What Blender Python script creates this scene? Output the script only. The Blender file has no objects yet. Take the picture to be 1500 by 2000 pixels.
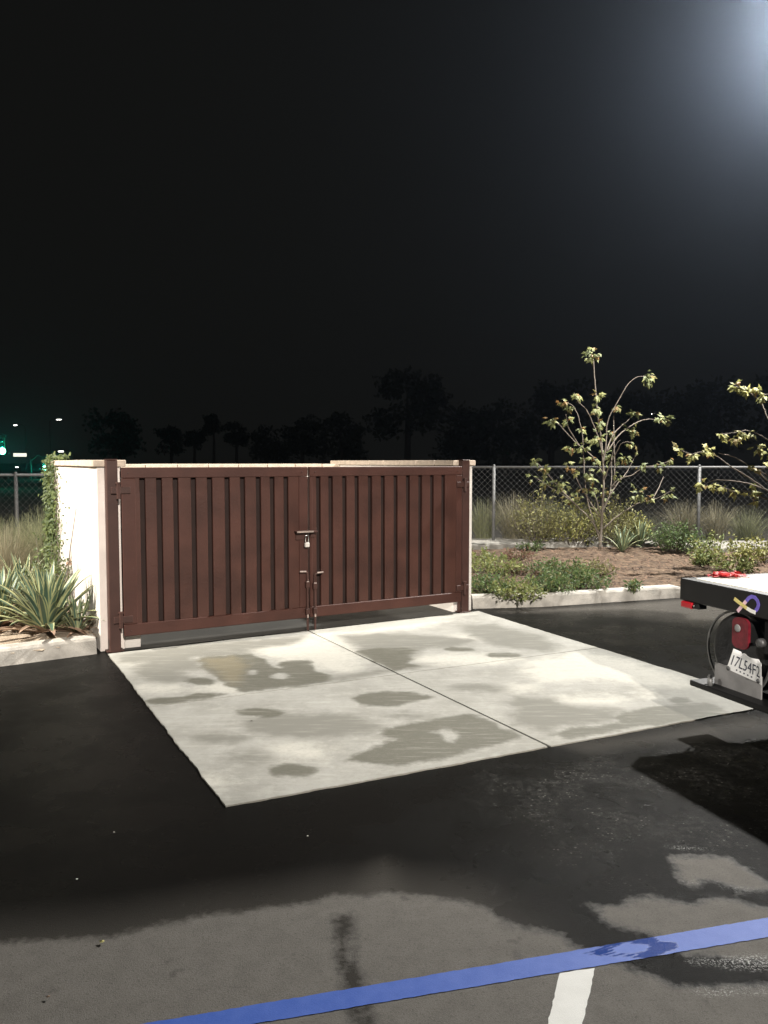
import bpy, math, random
import numpy as np
from mathutils import Vector, Matrix, noise as mnoise
R = random.Random(7)
PI = math.pi
sc = bpy.context.scene
COL = sc.collection

# ------------------------------------------------------------------ survey of the place
FPX, CAMH, HORY = 1555.0, 1.7, 902.0
PITCH = math.atan((1000 - HORY) / FPX)
def ray(px, py):
    a = (px - 750) / FPX; b = -(py - 1000) / FPX
    return np.array([a, math.cos(PITCH) + b * math.sin(PITCH), -math.sin(PITCH) + b * math.cos(PITCH)])
def G(px, py, z=0.0):
    r = ray(px, py); t = (z - CAMH) / r[2]
    return (r[0] * t, r[1] * t)
def PT(px, py, Y):
    r = ray(px, py); t = Y / r[1]
    return Vector((r[0] * t, Y, CAMH + r[2] * t))
O = np.array([-2.42, 7.008]); GA = math.radians(29.4)      # trash enclosure frame: x along the gates, y back
UX = np.array([math.cos(GA), math.sin(GA)]); VY = np.array([-math.sin(GA), math.cos(GA)])
def EP(x, y): return O + UX * x + VY * y
def plane_hit(px, py, P, D):                               # hit on the vertical plane through P along D -> (along, z)
    r = ray(px, py); n = np.array([D[1], -D[0]])
    t = (P @ n) / (r[:2] @ n); q = r[:2] * t
    return float((q - P) @ D), float(CAMH + r[2] * t)
def gp(px, py, off=-0.04): return plane_hit(px, py, O + VY * off, UX)

# ------------------------------------------------------------------ materials
def mat(name, base=(0.5,)*3, rough=0.6, metal=0.0, var=0.0, scale=8.0, bump=0.0, bscale=60.0, spec=0.5, alt=None,
        island=0.0, transl=0.0, emit=None, estr=0.0):
    m = bpy.data.materials.new(name); m.use_nodes = True
    nt = m.node_tree; N = nt.nodes; L = nt.links
    b = N['Principled BSDF']
    b.inputs['Roughness'].default_value = rough; b.inputs['Metallic'].default_value = metal
    b.inputs['Specular IOR Level'].default_value = spec
    b.inputs['Base Color'].default_value = (*base, 1)
    if emit:
        b.inputs['Emission Color'].default_value = (*emit, 1); b.inputs['Emission Strength'].default_value = estr
    if var or alt or island:
        tc = N.new('ShaderNodeTexCoord'); no = N.new('ShaderNodeTexNoise'); no.inputs['Scale'].default_value = scale
        no.inputs['Detail'].default_value = 6; L.new(tc.outputs['Object'], no.inputs['Vector'])
        mx = N.new('ShaderNodeMix'); mx.data_type = 'RGBA'
        a2 = alt if alt else tuple(c * (1 - var) for c in base)
        b2 = base if alt else tuple(min(1, c * (1 + var)) for c in base)
        mx.inputs[6].default_value = (*a2, 1); mx.inputs[7].default_value = (*b2, 1)
        rp = N.new('ShaderNodeMapRange'); rp.inputs[1].default_value = 0.35; rp.inputs[2].default_value = 0.65
        src = no.outputs['Fac']
        if island:
            ge = N.new('ShaderNodeNewGeometry'); ad = N.new('ShaderNodeMath'); ad.operation = 'MULTIPLY_ADD'
            ad.inputs[1].default_value = island; L.new(ge.outputs['Random Per Island'], ad.inputs[0])
            mu = N.new('ShaderNodeMath'); mu.operation = 'MULTIPLY'; mu.inputs[1].default_value = 1 - island
            L.new(no.outputs['Fac'], mu.inputs[0]); L.new(mu.outputs[0], ad.inputs[2]); src = ad.outputs[0]
            rp.inputs[1].default_value = 0.2; rp.inputs[2].default_value = 0.8
        L.new(src, rp.inputs[0]); L.new(rp.outputs[0], mx.inputs[0]); L.new(mx.outputs[2], b.inputs['Base Color'])
        if transl:
            out = N['Material Output']; tr = N.new('ShaderNodeBsdfTranslucent'); ms = N.new('ShaderNodeMixShader')
            ms.inputs[0].default_value = transl; L.new(mx.outputs[2], tr.inputs['Color'])
            L.new(b.outputs[0], ms.inputs[1]); L.new(tr.outputs[0], ms.inputs[2]); L.new(ms.outputs[0], out.inputs['Surface'])
    if bump:
        tc = N.new('ShaderNodeTexCoord'); nb = N.new('ShaderNodeTexNoise'); nb.inputs['Scale'].default_value = bscale
        nb.inputs['Detail'].default_value = 5; L.new(tc.outputs['Object'], nb.inputs['Vector'])
        bp = N.new('ShaderNodeBump'); bp.inputs['Strength'].default_value = bump; bp.inputs['Distance'].default_value = 0.02
        L.new(nb.outputs['Fac'], bp.inputs['Height']); L.new(bp.outputs[0], b.inputs['Normal'])
    return m

def node(nt, t, **kw):
    n = nt.nodes.new(t)
    for k, v in kw.items(): setattr(n, k, v)
    return n
def math_n(nt, op, a, b=None, c=None, clamp=False):
    n = nt.nodes.new('ShaderNodeMath'); n.operation = op; n.use_clamp = clamp
    for i, x in enumerate((a, b, c)):
        if x is None: continue
        if isinstance(x, (int, float)): n.inputs[i].default_value = x
        else: nt.links.new(x, n.inputs[i])
    return n.outputs[0]
def mixc(nt, f, a, b):
    n = nt.nodes.new('ShaderNodeMix'); n.data_type = 'RGBA'
    for i, x in ((0, f), (6, a), (7, b)):
        if isinstance(x, (int, float)): n.inputs[i].default_value = x
        elif isinstance(x, tuple): n.inputs[i].default_value = (*x, 1)
        else: nt.links.new(x, n.inputs[i])
    return n.outputs[2]
def noise_n(nt, vec, scale, detail=4, rough=0.5):
    n = nt.nodes.new('ShaderNodeTexNoise'); n.inputs['Scale'].default_value = scale
    n.inputs['Detail'].default_value = detail; n.inputs['Roughness'].default_value = rough
    nt.links.new(vec, n.inputs['Vector']); return n.outputs['Fac']
def smooth(nt, v, lo, hi, a=0.0, b=1.0):
    n = nt.nodes.new('ShaderNodeMapRange'); n.interpolation_type = 'SMOOTHSTEP'
    n.inputs[1].default_value = lo; n.inputs[2].default_value = hi; n.inputs[3].default_value = a; n.inputs[4].default_value = b
    nt.links.new(v, n.inputs[0]); return n.outputs[0]
def attr(nt, name):
    n = nt.nodes.new('ShaderNodeAttribute'); n.attribute_name = name; return n.outputs['Fac']

# asphalt: dry grey aggregate, black where it is wet; paint lines share the wetting
def asphalt_mat(name, dry_c, dry_c2, wet_c, paint=False):
    m = bpy.data.materials.new(name); m.use_nodes = True; nt = m.node_tree; b = nt.nodes['Principled BSDF']
    pos = node(nt, 'ShaderNodeNewGeometry').outputs['Position']
    rag = noise_n(nt, pos, 6, 8, 0.68); rag2 = noise_n(nt, pos, 38, 4, 0.6)
    r = math_n(nt, 'ADD', math_n(nt, 'MULTIPLY', math_n(nt, 'SUBTRACT', rag, 0.5), 0.13), math_n(nt, 'MULTIPLY', math_n(nt, 'SUBTRACT', rag2, 0.5), 0.06))
    d = math_n(nt, 'ADD', attr(nt, 'dry'), r)
    if paint: d = math_n(nt, 'ADD', attr(nt, 'dry'), math_n(nt, 'MULTIPLY', r, 0.35))
    dry = smooth(nt, d, -0.004, 0.006) if paint else smooth(nt, d, -0.028, 0.035)
    film_glare = attr(nt, 'film_glare')
    fine = noise_n(nt, pos, 220, 3, 0.7); mid = noise_n(nt, pos, 14, 6, 0.6); big = noise_n(nt, pos, 2.2, 5, 0.6)
    dc = mixc(nt, smooth(nt, mid, 0.3, 0.7), dry_c, dry_c2)
    if not paint:
        dc = mixc(nt, smooth(nt, fine, 0.40, 0.75, 0, 0.5), dc, tuple(c * 1.7 for c in dry_c2))
        grit_glint = noise_n(nt, pos, 95, 4, 0.75); dc = mixc(nt, smooth(nt, grit_glint, 0.52, 0.68, 0, 0.55), dc, tuple(c * .45 for c in dry_c))
        spots = smooth(nt, noise_n(nt, pos, 5.2, 3, 0.6), 0.66, 0.72, 0, 0.45)
        dc = mixc(nt, spots, dc, tuple(c * .45 for c in dry_c))
        stv = nt.nodes.new('ShaderNodeTexVoronoi'); stv.inputs['Scale'].default_value = 60; nt.links.new(pos, stv.inputs['Vector'])
        sp = math_n(nt, 'MULTIPLY', math_n(nt, 'LESS_THAN', stv.outputs['Distance'], 0.30),
                    smooth(nt, stv.outputs['Color'], 0.60, 0.85, 0, 1.0))
        clump = smooth(nt, noise_n(nt, pos, 3.0, 5, 0.7), 0.40, 0.62)
        sp = math_n(nt, 'MULTIPLY', sp, math_n(nt, 'MULTIPLY', clump, math_n(nt, 'ADD', math_n(nt, 'MULTIPLY', attr(nt, 'grit_glint'), 1.0), 0.03)))  # lamp glints on the wet grains, painted as pale specks
        wetc = mixc(nt, sp, wet_c, (0.20, 0.195, 0.18))
        wetc = mixc(nt, math_n(nt, 'MULTIPLY', film_glare, 0.85), wetc, tuple(c * .60 for c in dry_c))
        gm = smooth(nt, noise_n(nt, pos, 26, 7, 0.78), 0.42, 0.68)
        wetc = mixc(nt, math_n(nt, 'MULTIPLY', math_n(nt, 'MULTIPLY', gm, clump), math_n(nt, 'MULTIPLY', attr(nt, 'grit_glint'), 0.85)), wetc, (0.066, 0.064, 0.059))
        gl = smooth(nt, noise_n(nt, pos, 110, 3, 0.8), 0.50, 0.62); gl = math_n(nt, 'MULTIPLY', gl, smooth(nt, math_n(nt, 'ADD', attr(nt, 'rim_speck'), math_n(nt, 'MULTIPLY', math_n(nt, 'SUBTRACT', rag, 0.5), 0.1)), -0.02, 0.03))
        wetc = mixc(nt, gl, wetc, (0.55, 0.55, 0.53)); dc = mixc(nt, gl, dc, (0.60, 0.60, 0.57))
    else:
        wetc = mixc(nt, smooth(nt, fine, 0.45, 0.7, 0, .3), wet_c, tuple(c * .8 for c in wet_c))
        chip = smooth(nt, noise_n(nt, pos, 60, 5, 0.7), 0.68, 0.72, 0, .7)
        dc = mixc(nt, chip, dc, (0.07, 0.068, 0.062))
    nt.links.new(mixc(nt, dry, wetc, dc), b.inputs['Base Color'])
    rw = smooth(nt, big, 0.35, 0.65, 0.22, 0.38)
    ro = nt.nodes.new('ShaderNodeMix'); ro.data_type = 'FLOAT'; nt.links.new(dry, ro.inputs[0]); nt.links.new(rw, ro.inputs[2])
    ro.inputs[3].default_value = 0.62 if paint else 0.85; nt.links.new(ro.outputs[0], b.inputs['Roughness'])
    bp = node(nt, 'ShaderNodeBump'); bp.inputs['Distance'].default_value = 0.004; bp.inputs['Strength'].default_value = 0.2 if paint else 0.45
    h = math_n(nt, 'ADD', fine, math_n(nt, 'MULTIPLY', noise_n(nt, pos, 130, 4, 0.7), 1.0))
    nt.links.new(h, bp.inputs['Height']); nt.links.new(bp.outputs[0], b.inputs['Normal'])
    so = nt.nodes.new('ShaderNodeMix'); so.data_type = 'FLOAT'; nt.links.new(dry, so.inputs[0]); so.inputs[2].default_value = 0.022; so.inputs[3].default_value = 0.4 if paint else 0.25
    nt.links.new(so.outputs[0], b.inputs['Specular IOR Level'])
    return m
M = {}
M['asphalt'] = asphalt_mat('asphalt', (0.140, 0.130, 0.115), (0.175, 0.163, 0.145), (0.0095, 0.0093, 0.0085))
M['blue_paint'] = asphalt_mat('blue_paint', (0.045, 0.120, 0.50), (0.068, 0.148, 0.54), (0.016, 0.055, 0.28), True)
M['white_paint'] = asphalt_mat('white_paint', (0.82, 0.81, 0.76), (0.88, 0.87, 0.82), (0.42, 0.42, 0.40), True)
def slab_mat():
    m = bpy.data.materials.new('slab_concrete'); m.use_nodes = True; nt = m.node_tree; b = nt.nodes['Principled BSDF']
    pos = node(nt, 'ShaderNodeNewGeometry').outputs['Position']
    r1 = noise_n(nt, pos, 7, 7, 0.62)
    r2 = noise_n(nt, pos, 45, 5, 0.65)
    rr = math_n(nt, 'ADD', math_n(nt, 'MULTIPLY', math_n(nt, 'SUBTRACT', r1, 0.5), 0.17), math_n(nt, 'MULTIPLY', math_n(nt, 'SUBTRACT', r2, 0.5), 0.05))
    wet = smooth(nt, math_n(nt, 'ADD', attr(nt, 'wet'), rr), -0.045, 0.022)
    damp = smooth(nt, math_n(nt, 'ADD', attr(nt, 'damp'), math_n(nt, 'MULTIPLY', rr, 1.6)), -0.09, 0.09)
    tan = smooth(nt, math_n(nt, 'ADD', attr(nt, 'tan'), math_n(nt, 'MULTIPLY', rr, 1.5)), -0.08, 0.1)
    pale = smooth(nt, math_n(nt, 'ADD', attr(nt, 'pale'), math_n(nt, 'MULTIPLY', rr, 2.6)), -0.13, 0.13)
    big = noise_n(nt, pos, 1.7, 7, 0.62); mid = noise_n(nt, pos, 9, 8, 0.7); fine = noise_n(nt, pos, 120, 3, 0.6)
    c = mixc(nt, smooth(nt, big, 0.36, 0.62), (0.285, 0.28, 0.25), (0.355, 0.35, 0.318))
    c = mixc(nt, smooth(nt, mid, 0.45, 0.7, 0, .5), c, (0.43, 0.425, 0.385))
    c = mixc(nt, math_n(nt, 'MULTIPLY', pale, .8), c, (0.55, 0.535, 0.475))
    c = mixc(nt, math_n(nt, 'MULTIPLY', damp, 0.95), c, (0.185, 0.182, 0.158))
    c = mixc(nt, math_n(nt, 'MULTIPLY', wet, 0.92), c, (0.108, 0.106, 0.082))
    c = mixc(nt, math_n(nt, 'MULTIPLY', tan, 0.7), c, (0.225, 0.195, 0.125))
    gr = noise_n(nt, pos, 34, 8, 0.75); c = mixc(nt, smooth(nt, gr, 0.46, 0.72, 0, .32), c, (0.21, 0.20, 0.17)); c = mixc(nt, smooth(nt, fine, 0.35, 0.7, 0, .18), c, (0.2, 0.19, 0.17))
    mp = node(nt, 'ShaderNodeMapping'); mp.inputs['Rotation'].default_value = (0, 0, -GA); mp.inputs['Scale'].default_value = (1.2, 11, 1); nt.links.new(pos, mp.inputs['Vector'])
    stk = noise_n(nt, mp.outputs[0], 2.4, 7, 0.7); c = mixc(nt, smooth(nt, stk, 0.50, 0.72, 0, .30), c, (0.52, 0.505, 0.45)); c = mixc(nt, smooth(nt, stk, 0.46, 0.30, 0, .28), c, (0.22, 0.213, 0.185))
    # worn dark grime right at the slab border
    eg = smooth(nt, math_n(nt, 'ADD', attr(nt, 'edge'), math_n(nt, 'MULTIPLY', rr, 0.22)), -0.004, 0.010, 0.55, 0)
    c = mixc(nt, eg, c, (0.16, 0.145, 0.12))
    nt.links.new(c, b.inputs['Base Color'])
    ro = nt.nodes.new('ShaderNodeMix'); ro.data_type = 'FLOAT'; nt.links.new(wet, ro.inputs[0])
    ro.inputs[2].default_value = 0.85; ro.inputs[3].default_value = 0.6; nt.links.new(ro.outputs[0], b.inputs['Roughness']); b.inputs['Specular IOR Level'].default_value = 0.18
    bp = node(nt, 'ShaderNodeBump'); bp.inputs['Distance'].default_value = 0.004; bp.inputs['Strength'].default_value = 0.25
    nt.links.new(math_n(nt, 'ADD', fine, mid), bp.inputs['Height']); nt.links.new(bp.outputs[0], b.inputs['Normal'])
    return m
M['slab'] = slab_mat()
M['curb'] = mat('curb_concrete', (0.44, 0.415, 0.37), 0.85, var=0.24, scale=7, bump=0.35, bscale=70)
M['curb_worn'] = mat('path_concrete', (0.27, 0.255, 0.225), 0.9, var=0.25, scale=6, bump=0.4, bscale=60)
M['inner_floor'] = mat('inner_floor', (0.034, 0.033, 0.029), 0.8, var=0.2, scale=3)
M['stucco'] = mat('stucco', (0.70, 0.655, 0.60), 0.92, var=0.05, scale=5, bump=0.6, bscale=160)
M['stucco_end'] = mat('bare_block', (0.74, 0.66, 0.60), 0.9, var=0.06, scale=6, bump=0.5, bscale=120)
M['cap'] = mat('cap_block', (0.52, 0.43, 0.34), 0.85, var=0.14, scale=10, bump=0.4, bscale=90)
M['gate'] = mat('brown_gate_paint', (0.060, 0.0245, 0.0175), 0.55, var=0.24, scale=2.6, bump=0.10, bscale=40, spec=0.28)
M['gate_frame'] = mat('brown_frame_paint', (0.061, 0.0240, 0.0172), 0.55, var=0.16, scale=3, bump=0.08, bscale=50, spec=0.28)
M['post'] = mat('brown_post_paint', (0.055, 0.025, 0.019), 0.55, var=0.14, scale=5, bump=0.06, bscale=60, spec=0.3)
M['groove_shade'] = mat('groove_shade_brown', (0.020, 0.009, 0.0065), 0.9, var=0.2, scale=5)
M['steel'] = mat('bright_steel', (0.42, 0.34, 0.30), 0.45, 0.4, var=0.2, scale=40)
M['brass'] = mat('padlock_body', (0.78, 0.72, 0.66), 0.45, 0.3, var=0.1, scale=30)
M['galv'] = mat('galvanised', (0.12, 0.12, 0.118), 0.6, 0.2, var=0.12, scale=20)
M['wire'] = mat('galvanised_wire', (0.07, 0.07, 0.068), 0.8, 0.1, var=0.1, scale=20)
M['mulch'] = mat('mulch', (0.150, 0.102, 0.064), 0.95, alt=(0.060, 0.038, 0.024), scale=9, bump=1.0, bscale=45)
M['sand'] = mat('sandy_soil', (0.40, 0.33, 0.25), 0.95, alt=(0.27, 0.21, 0.15), scale=11, bump=0.8, bscale=60)
M['chip'] = mat('mulch_chips', (0.19, 0.118, 0.075), 0.9, alt=(0.06, 0.036, 0.024), scale=3, island=0.8)
M['dirt'] = mat('field_ground', (0.05, 0.045, 0.036), 1.0, var=0.3, scale=0.4)
M['bark'] = mat('bark', (0.15, 0.125, 0.10), 0.85, var=0.25, scale=30)
M['bark_dark'] = mat('bark_dark', (0.05, 0.042, 0.035), 0.9)
def leafm(n, c1, c2, rough=0.55, transl=0.3): return mat(n, c1, rough, alt=c2, scale=2.5, island=0.75, transl=transl)
M['leaf_tree'] = leafm('leaf_tree', (0.26, 0.27, 0.10), (0.13, 0.155, 0.065))
M['leaf_gold'] = leafm('leaf_gold', (0.36, 0.34, 0.11), (0.19, 0.20, 0.065))
M['leaf_red'] = leafm('leaf_rust', (0.24, 0.13, 0.045), (0.17, 0.15, 0.05))
M['leaf_green'] = leafm('leaf_green', (0.14, 0.20, 0.065), (0.06, 0.10, 0.035))
M['leaf_lime'] = leafm('leaf_lime', (0.28, 0.30, 0.10), (0.12, 0.16, 0.05))
M['leaf_vine'] = leafm('leaf_vine', (0.12, 0.15, 0.045), (0.045, 0.07, 0.025))
M['leaf_olive'] = leafm('leaf_olive', (0.24, 0.225, 0.09), (0.12, 0.12, 0.05))
M['leaf_rosy'] = leafm('leaf_rosy', (0.25, 0.13, 0.10), (0.13, 0.11, 0.06))
M['grass'] = leafm('grass_blade', (0.26, 0.26, 0.14), (0.13, 0.145, 0.075), 0.7)
M['grass_tan'] = leafm('grass_tan', (0.34, 0.30, 0.20), (0.18, 0.17, 0.11), 0.7)
M['agave'] = mat('agave_green', (0.10, 0.155, 0.10), 0.45, alt=(0.05, 0.09, 0.065), scale=4, island=0.6)
M['agave_edge'] = mat('agave_margin', (0.40, 0.39, 0.20), 0.5, alt=(0.27, 0.30, 0.15), scale=4, island=0.6)
M['dry_leaf'] = mat('dry_agave_leaf', (0.36, 0.25, 0.17), 0.8, alt=(0.19, 0.12, 0.08), scale=5, island=0.6)
M['night_leaf'] = mat('distant_foliage', (0.05, 0.055, 0.042), 1.0, spec=0.0)
M['tblack'] = mat('black_truck_paint', (0.006, 0.006, 0.006), 0.5, var=0.2, scale=6, spec=0.4)
M['tdeck'] = mat('pale_deck_boards', (0.68, 0.66, 0.58), 0.7, var=0.08, scale=5)
M['rubber'] = mat('rubber', (0.022, 0.022, 0.022), 0.6, var=0.2, scale=20, bump=0.3, bscale=50)
M['rim'] = mat('rim_steel', (0.11, 0.11, 0.11), 0.5, 0.5)
M['hoop'] = mat('hoop_steel', (0.17, 0.17, 0.165), 0.5, 0.3)
M['chrome'] = mat('chrome', (0.75, 0.75, 0.75), 0.2, 1.0)
M['grey_panel'] = mat('mud_flap_grey', (0.24, 0.235, 0.23), 0.6, var=0.15, scale=12)
M['red_lens'] = mat('red_lens', (0.14, 0.012, 0.02), 0.35, var=0.25, scale=30, spec=0.5)
M['red_lens_b'] = mat('red_lens_marker', (0.40, 0.012, 0.02), 0.3, spec=0.6)
M['plate'] = mat('plate_white', (0.88, 0.88, 0.86), 0.55)
M['ink'] = mat('plate_ink', (0.03, 0.035, 0.06), 0.6)
M['red_strap'] = mat('red_webbing', (0.42, 0.018, 0.018), 0.7, var=0.3, scale=40)
M['rib_y'] = mat('ribbon_yellow', (0.75, 0.66, 0.25), 0.6, alt=(0.62, 0.5, 0.16), scale=60)
M['rib_w'] = mat('ribbon_white', (0.85, 0.84, 0.78), 0.6)
M['rib_p'] = mat('ribbon_purple', (0.16, 0.12, 0.52), 0.6, var=0.15, scale=30)
M['rib_k'] = mat('ribbon_pink', (0.80, 0.55, 0.62), 0.6)
M['glass'] = mat('dark_glass', (0.01, 0.012, 0.014), 0.06, spec=0.8)
M['dark_pole'] = mat('dark_pole', (0.035, 0.033, 0.03), 0.5, 0.3)
M['head_metal'] = mat('lamp_head_metal', (0.06, 0.055, 0.05), 0.5, 0.4)
M['lamp_on'] = mat('lamp_on', (0.8,)*3, 0.5, emit=(0.95, 0.97, 1.0), estr=40)
M['far_on'] = mat('far_lamp_on', (0.8,)*3, 0.5, emit=(1.0, 0.97, 0.90), estr=6)
M['green_on'] = mat('green_on', (0.1, 0.8, 0.6), 0.4, emit=(0.22, 1.0, 0.70), estr=14)
M['sign_on'] = mat('lit_sign_face', (0.7, 0.7, 0.6), 0.5, emit=(1.0, 0.98, 0.80), estr=1.3)

# ------------------------------------------------------------------ mesh helpers
class MB:
    def __init__(s): s.v = []; s.f = []; s.mi = []
    def add(s, vs, fs, mi=0):
        b = len(s.v); s.v += [tuple(x) for x in vs]; s.f += [tuple(b + i for i in f) for f in fs]; s.mi += [mi] * len(fs)
        return s
    def box(s, x0, x1, y0, y1, z0, z1, mi=0, bev=0.0):
        if bev <= 0:
            vs = [(x, y, z) for z in (z0, z1) for y in (y0, y1) for x in (x0, x1)]
            return s.add(vs, [(0,2,3,1),(4,5,7,6),(0,1,5,4),(2,6,7,3),(0,4,6,2),(1,3,7,5)], mi)
        b = min(bev, (x1-x0)*.45, (y1-y0)*.45, (z1-z0)*.45)
        # chamfered box
        vs = []; idx = {}
        for i, (X, sx) in enumerate(((x0,1),(x1,-1))):
            for j, (Y, sy) in enumerate(((y0,1),(y1,-1))):
                for k, (Z, sz) in enumerate(((z0,1),(z1,-1))):
                    idx[(i,j,k,'x')] = len(vs); vs.append((X, Y+sy*b, Z+sz*b))
                    idx[(i,j,k,'y')] = len(vs); vs.append((X+sx*b, Y, Z+sz*b))
                    idx[(i,j,k,'z')] = len(vs); vs.append((X+sx*b, Y+sy*b, Z))
        fs = []
        for i in (0,1):
            fs.append([idx[(i,0,0,'x')], idx[(i,1,0,'x')], idx[(i,1,1,'x')], idx[(i,0,1,'x')]])
            fs.append([idx[(0,i,0,'y')], idx[(1,i,0,'y')], idx[(1,i,1,'y')], idx[(0,i,1,'y')]])
            fs.append([idx[(0,0,i,'z')], idx[(1,0,i,'z')], idx[(1,1,i,'z')], idx[(0,1,i,'z')]])
        for a in (0,1):
            for c in (0,1):
                fs.append([idx[(a,c,0,'x')], idx[(a,c,1,'x')], idx[(a,c,1,'y')], idx[(a,c,0,'y')]])
                fs.append([idx[(a,0,c,'x')], idx[(a,1,c,'x')], idx[(a,1,c,'z')], idx[(a,0,c,'z')]])
                fs.append([idx[(0,a,c,'y')], idx[(1,a,c,'y')], idx[(1,a,c,'z')], idx[(0,a,c,'z')]])
        for i in (0,1):
            for j in (0,1):
                for k in (0,1): fs.append([idx[(i,j,k,q)] for q in 'xyz'])
        return s.add(vs, fs, mi)
    def tube(s, pts, r, n=8, mi=0, cap=True):
        pts = [Vector(p) for p in pts]; rs = r if isinstance(r, (list, tuple)) else [r] * len(pts)
        vs = []; fs = []; up = Vector((0.3, 0.2, 1)).normalized(); prev = None
        for i, p in enumerate(pts):
            d = (pts[min(i+1, len(pts)-1)] - pts[max(i-1, 0)]).normalized()
            if prev is None: a = d.orthogonal().normalized()
            else: a = (prev - d * prev.dot(d)).normalized()
            prev = a; c = d.cross(a)
            for k in range(n):
                t = 2*PI*k/n; vs.append(p + (a*math.cos(t) + c*math.sin(t)) * rs[i])
        for i in range(len(pts)-1):
            for k in range(n):
                fs.append((i*n+k, i*n+(k+1) % n, (i+1)*n+(k+1) % n, (i+1)*n+k))
        if cap: fs.append(tuple(reversed(range(n)))); fs.append(tuple((len(pts)-1)*n+k for k in range(n)))
        return s.add(vs, fs, mi)
    def prism(s, prof, x0, x1, mi=0, axis='x'):           # closed profile of (a,b) pairs extruded
        n = len(prof); vs = []
        for X in (x0, x1):
            for a, b in prof: vs.append((X, a, b) if axis == 'x' else (a, X, b) if axis == 'y' else (a, b, X))
        fs = [(i, (i+1) % n, n+(i+1) % n, n+i) for i in range(n)] + [tuple(reversed(range(n))), tuple(range(n, 2*n))]
        return s.add(vs, fs, mi)
    def lathe(s, prof, n=32, axis='y', c=(0,0,0), mi=0, cap=True):      # prof: (along, radius)
        vs = []; fs = []
        for a, r in prof:
            for k in range(n):
                t = 2*PI*k/n; p, q = r*math.cos(t), r*math.sin(t)
                w = (a, p, q) if axis == 'x' else (p, a, q) if axis == 'y' else (p, q, a)
                vs.append((w[0]+c[0], w[1]+c[1], w[2]+c[2]))
        for i in range(len(prof)-1):
            for k in range(n): fs.append((i*n+k, i*n+(k+1) % n, (i+1)*n+(k+1) % n, (i+1)*n+k))
        if cap: fs.append(tuple(range(n))); fs.append(tuple((len(prof)-1)*n+k for k in range(n)))
        return s.add(vs, fs, mi)
    def build(s, name, mats, parent=None, smooth=False, recalc=True):
        me = bpy.data.meshes.new(name); me.from_pydata(s.v, [], s.f)
        if not isinstance(mats, (list, tuple)): mats = [mats]
        for m in mats: me.materials.append(m)
        if len(mats) > 1: me.polygons.foreach_set('material_index', s.mi)
        if recalc:
            import bmesh
            bm = bmesh.new(); bm.from_mesh(me); bmesh.ops.recalc_face_normals(bm, faces=bm.faces); bm.to_mesh(me); bm.free()
        if smooth: me.polygons.foreach_set('use_smooth', [True] * len(me.polygons))
        me.update(); o = bpy.data.objects.new(name, me); COL.objects.link(o)
        if parent: o.parent = parent
        return o
def tag(o, label=None, cat=None, group=None, kind=None):
    if label: o['label'] = label
    if cat: o['category'] = cat
    if group: o['group'] = group
    if kind: o['kind'] = kind
    return o
def thing(name, label, cat, loc=(0,0,0), rz=0.0, group=None):
    o = bpy.data.objects.new(name, None); COL.objects.link(o); o.location = loc; o.rotation_euler = (0,0,rz)
    o.empty_display_size = 0.1
    return tag(o, label, cat, group)
def struct(o, label, cat): return tag(o, label, cat, kind='structure')

# ------------------------------------------------------------------ signed distance of traced stains (on the ground plane)
def gpoly(pts, ox=0, oy=0, s=1.0, z=0.0): return np.array([G(ox + x / s, oy + y / s, z) for x, y in pts])
def ell(cx, cy, rx, ry, ox=0, oy=0, s=1.0, n=14):
    return gpoly([(cx + rx*math.cos(2*PI*k/n), cy + ry*math.sin(2*PI*k/n)) for k in range(n)], ox, oy, s)
def sdf(P, poly):                                          # >0 inside
    n = len(poly); d = np.full(len(P), 1e9); ins = np.zeros(len(P), bool)
    for i in range(n):
        a, b = poly[i], poly[(i+1) % n]; e = b - a; w = P - a
        t = np.clip((w @ e) / max(1e-9, e @ e), 0, 1); q = w - t[:, None] * e
        d = np.minimum(d, (q**2).sum(1))
        c = ((a[1] > P[:, 1]) != (b[1] > P[:, 1])); dy = b[1] - a[1]
        if abs(dy) > 1e-12: ins ^= c & (P[:, 0] < (b[0]-a[0]) * (P[:, 1]-a[1]) / dy + a[0])
    d = np.sqrt(d); return np.where(ins, d, -d)
def field(P, adds, subs=()):
    f = np.full(len(P), -9.0)
    for p in adds: f = np.maximum(f, sdf(P, p))
    for p in subs: f = np.minimum(f, -sdf(P, p))
    return f
def line_poly(pts, w):
    P = [np.array(G(*p)) for p in pts]; L = []; Rr = []
    for i, p in enumerate(P):
        d = P[min(i+1, len(P)-1)] - P[max(i-1, 0)]; d = d / np.linalg.norm(d); n = np.array([-d[1], d[0]]) * w / 2
        L.append(p + n); Rr.append(p - n)
    return np.array(L + Rr[::-1])
def set_attr(me, name, vals):
    a = me.attributes.new(name, 'FLOAT', 'POINT'); a.data.foreach_set('value', np.asarray(vals, dtype=np.float32))

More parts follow.
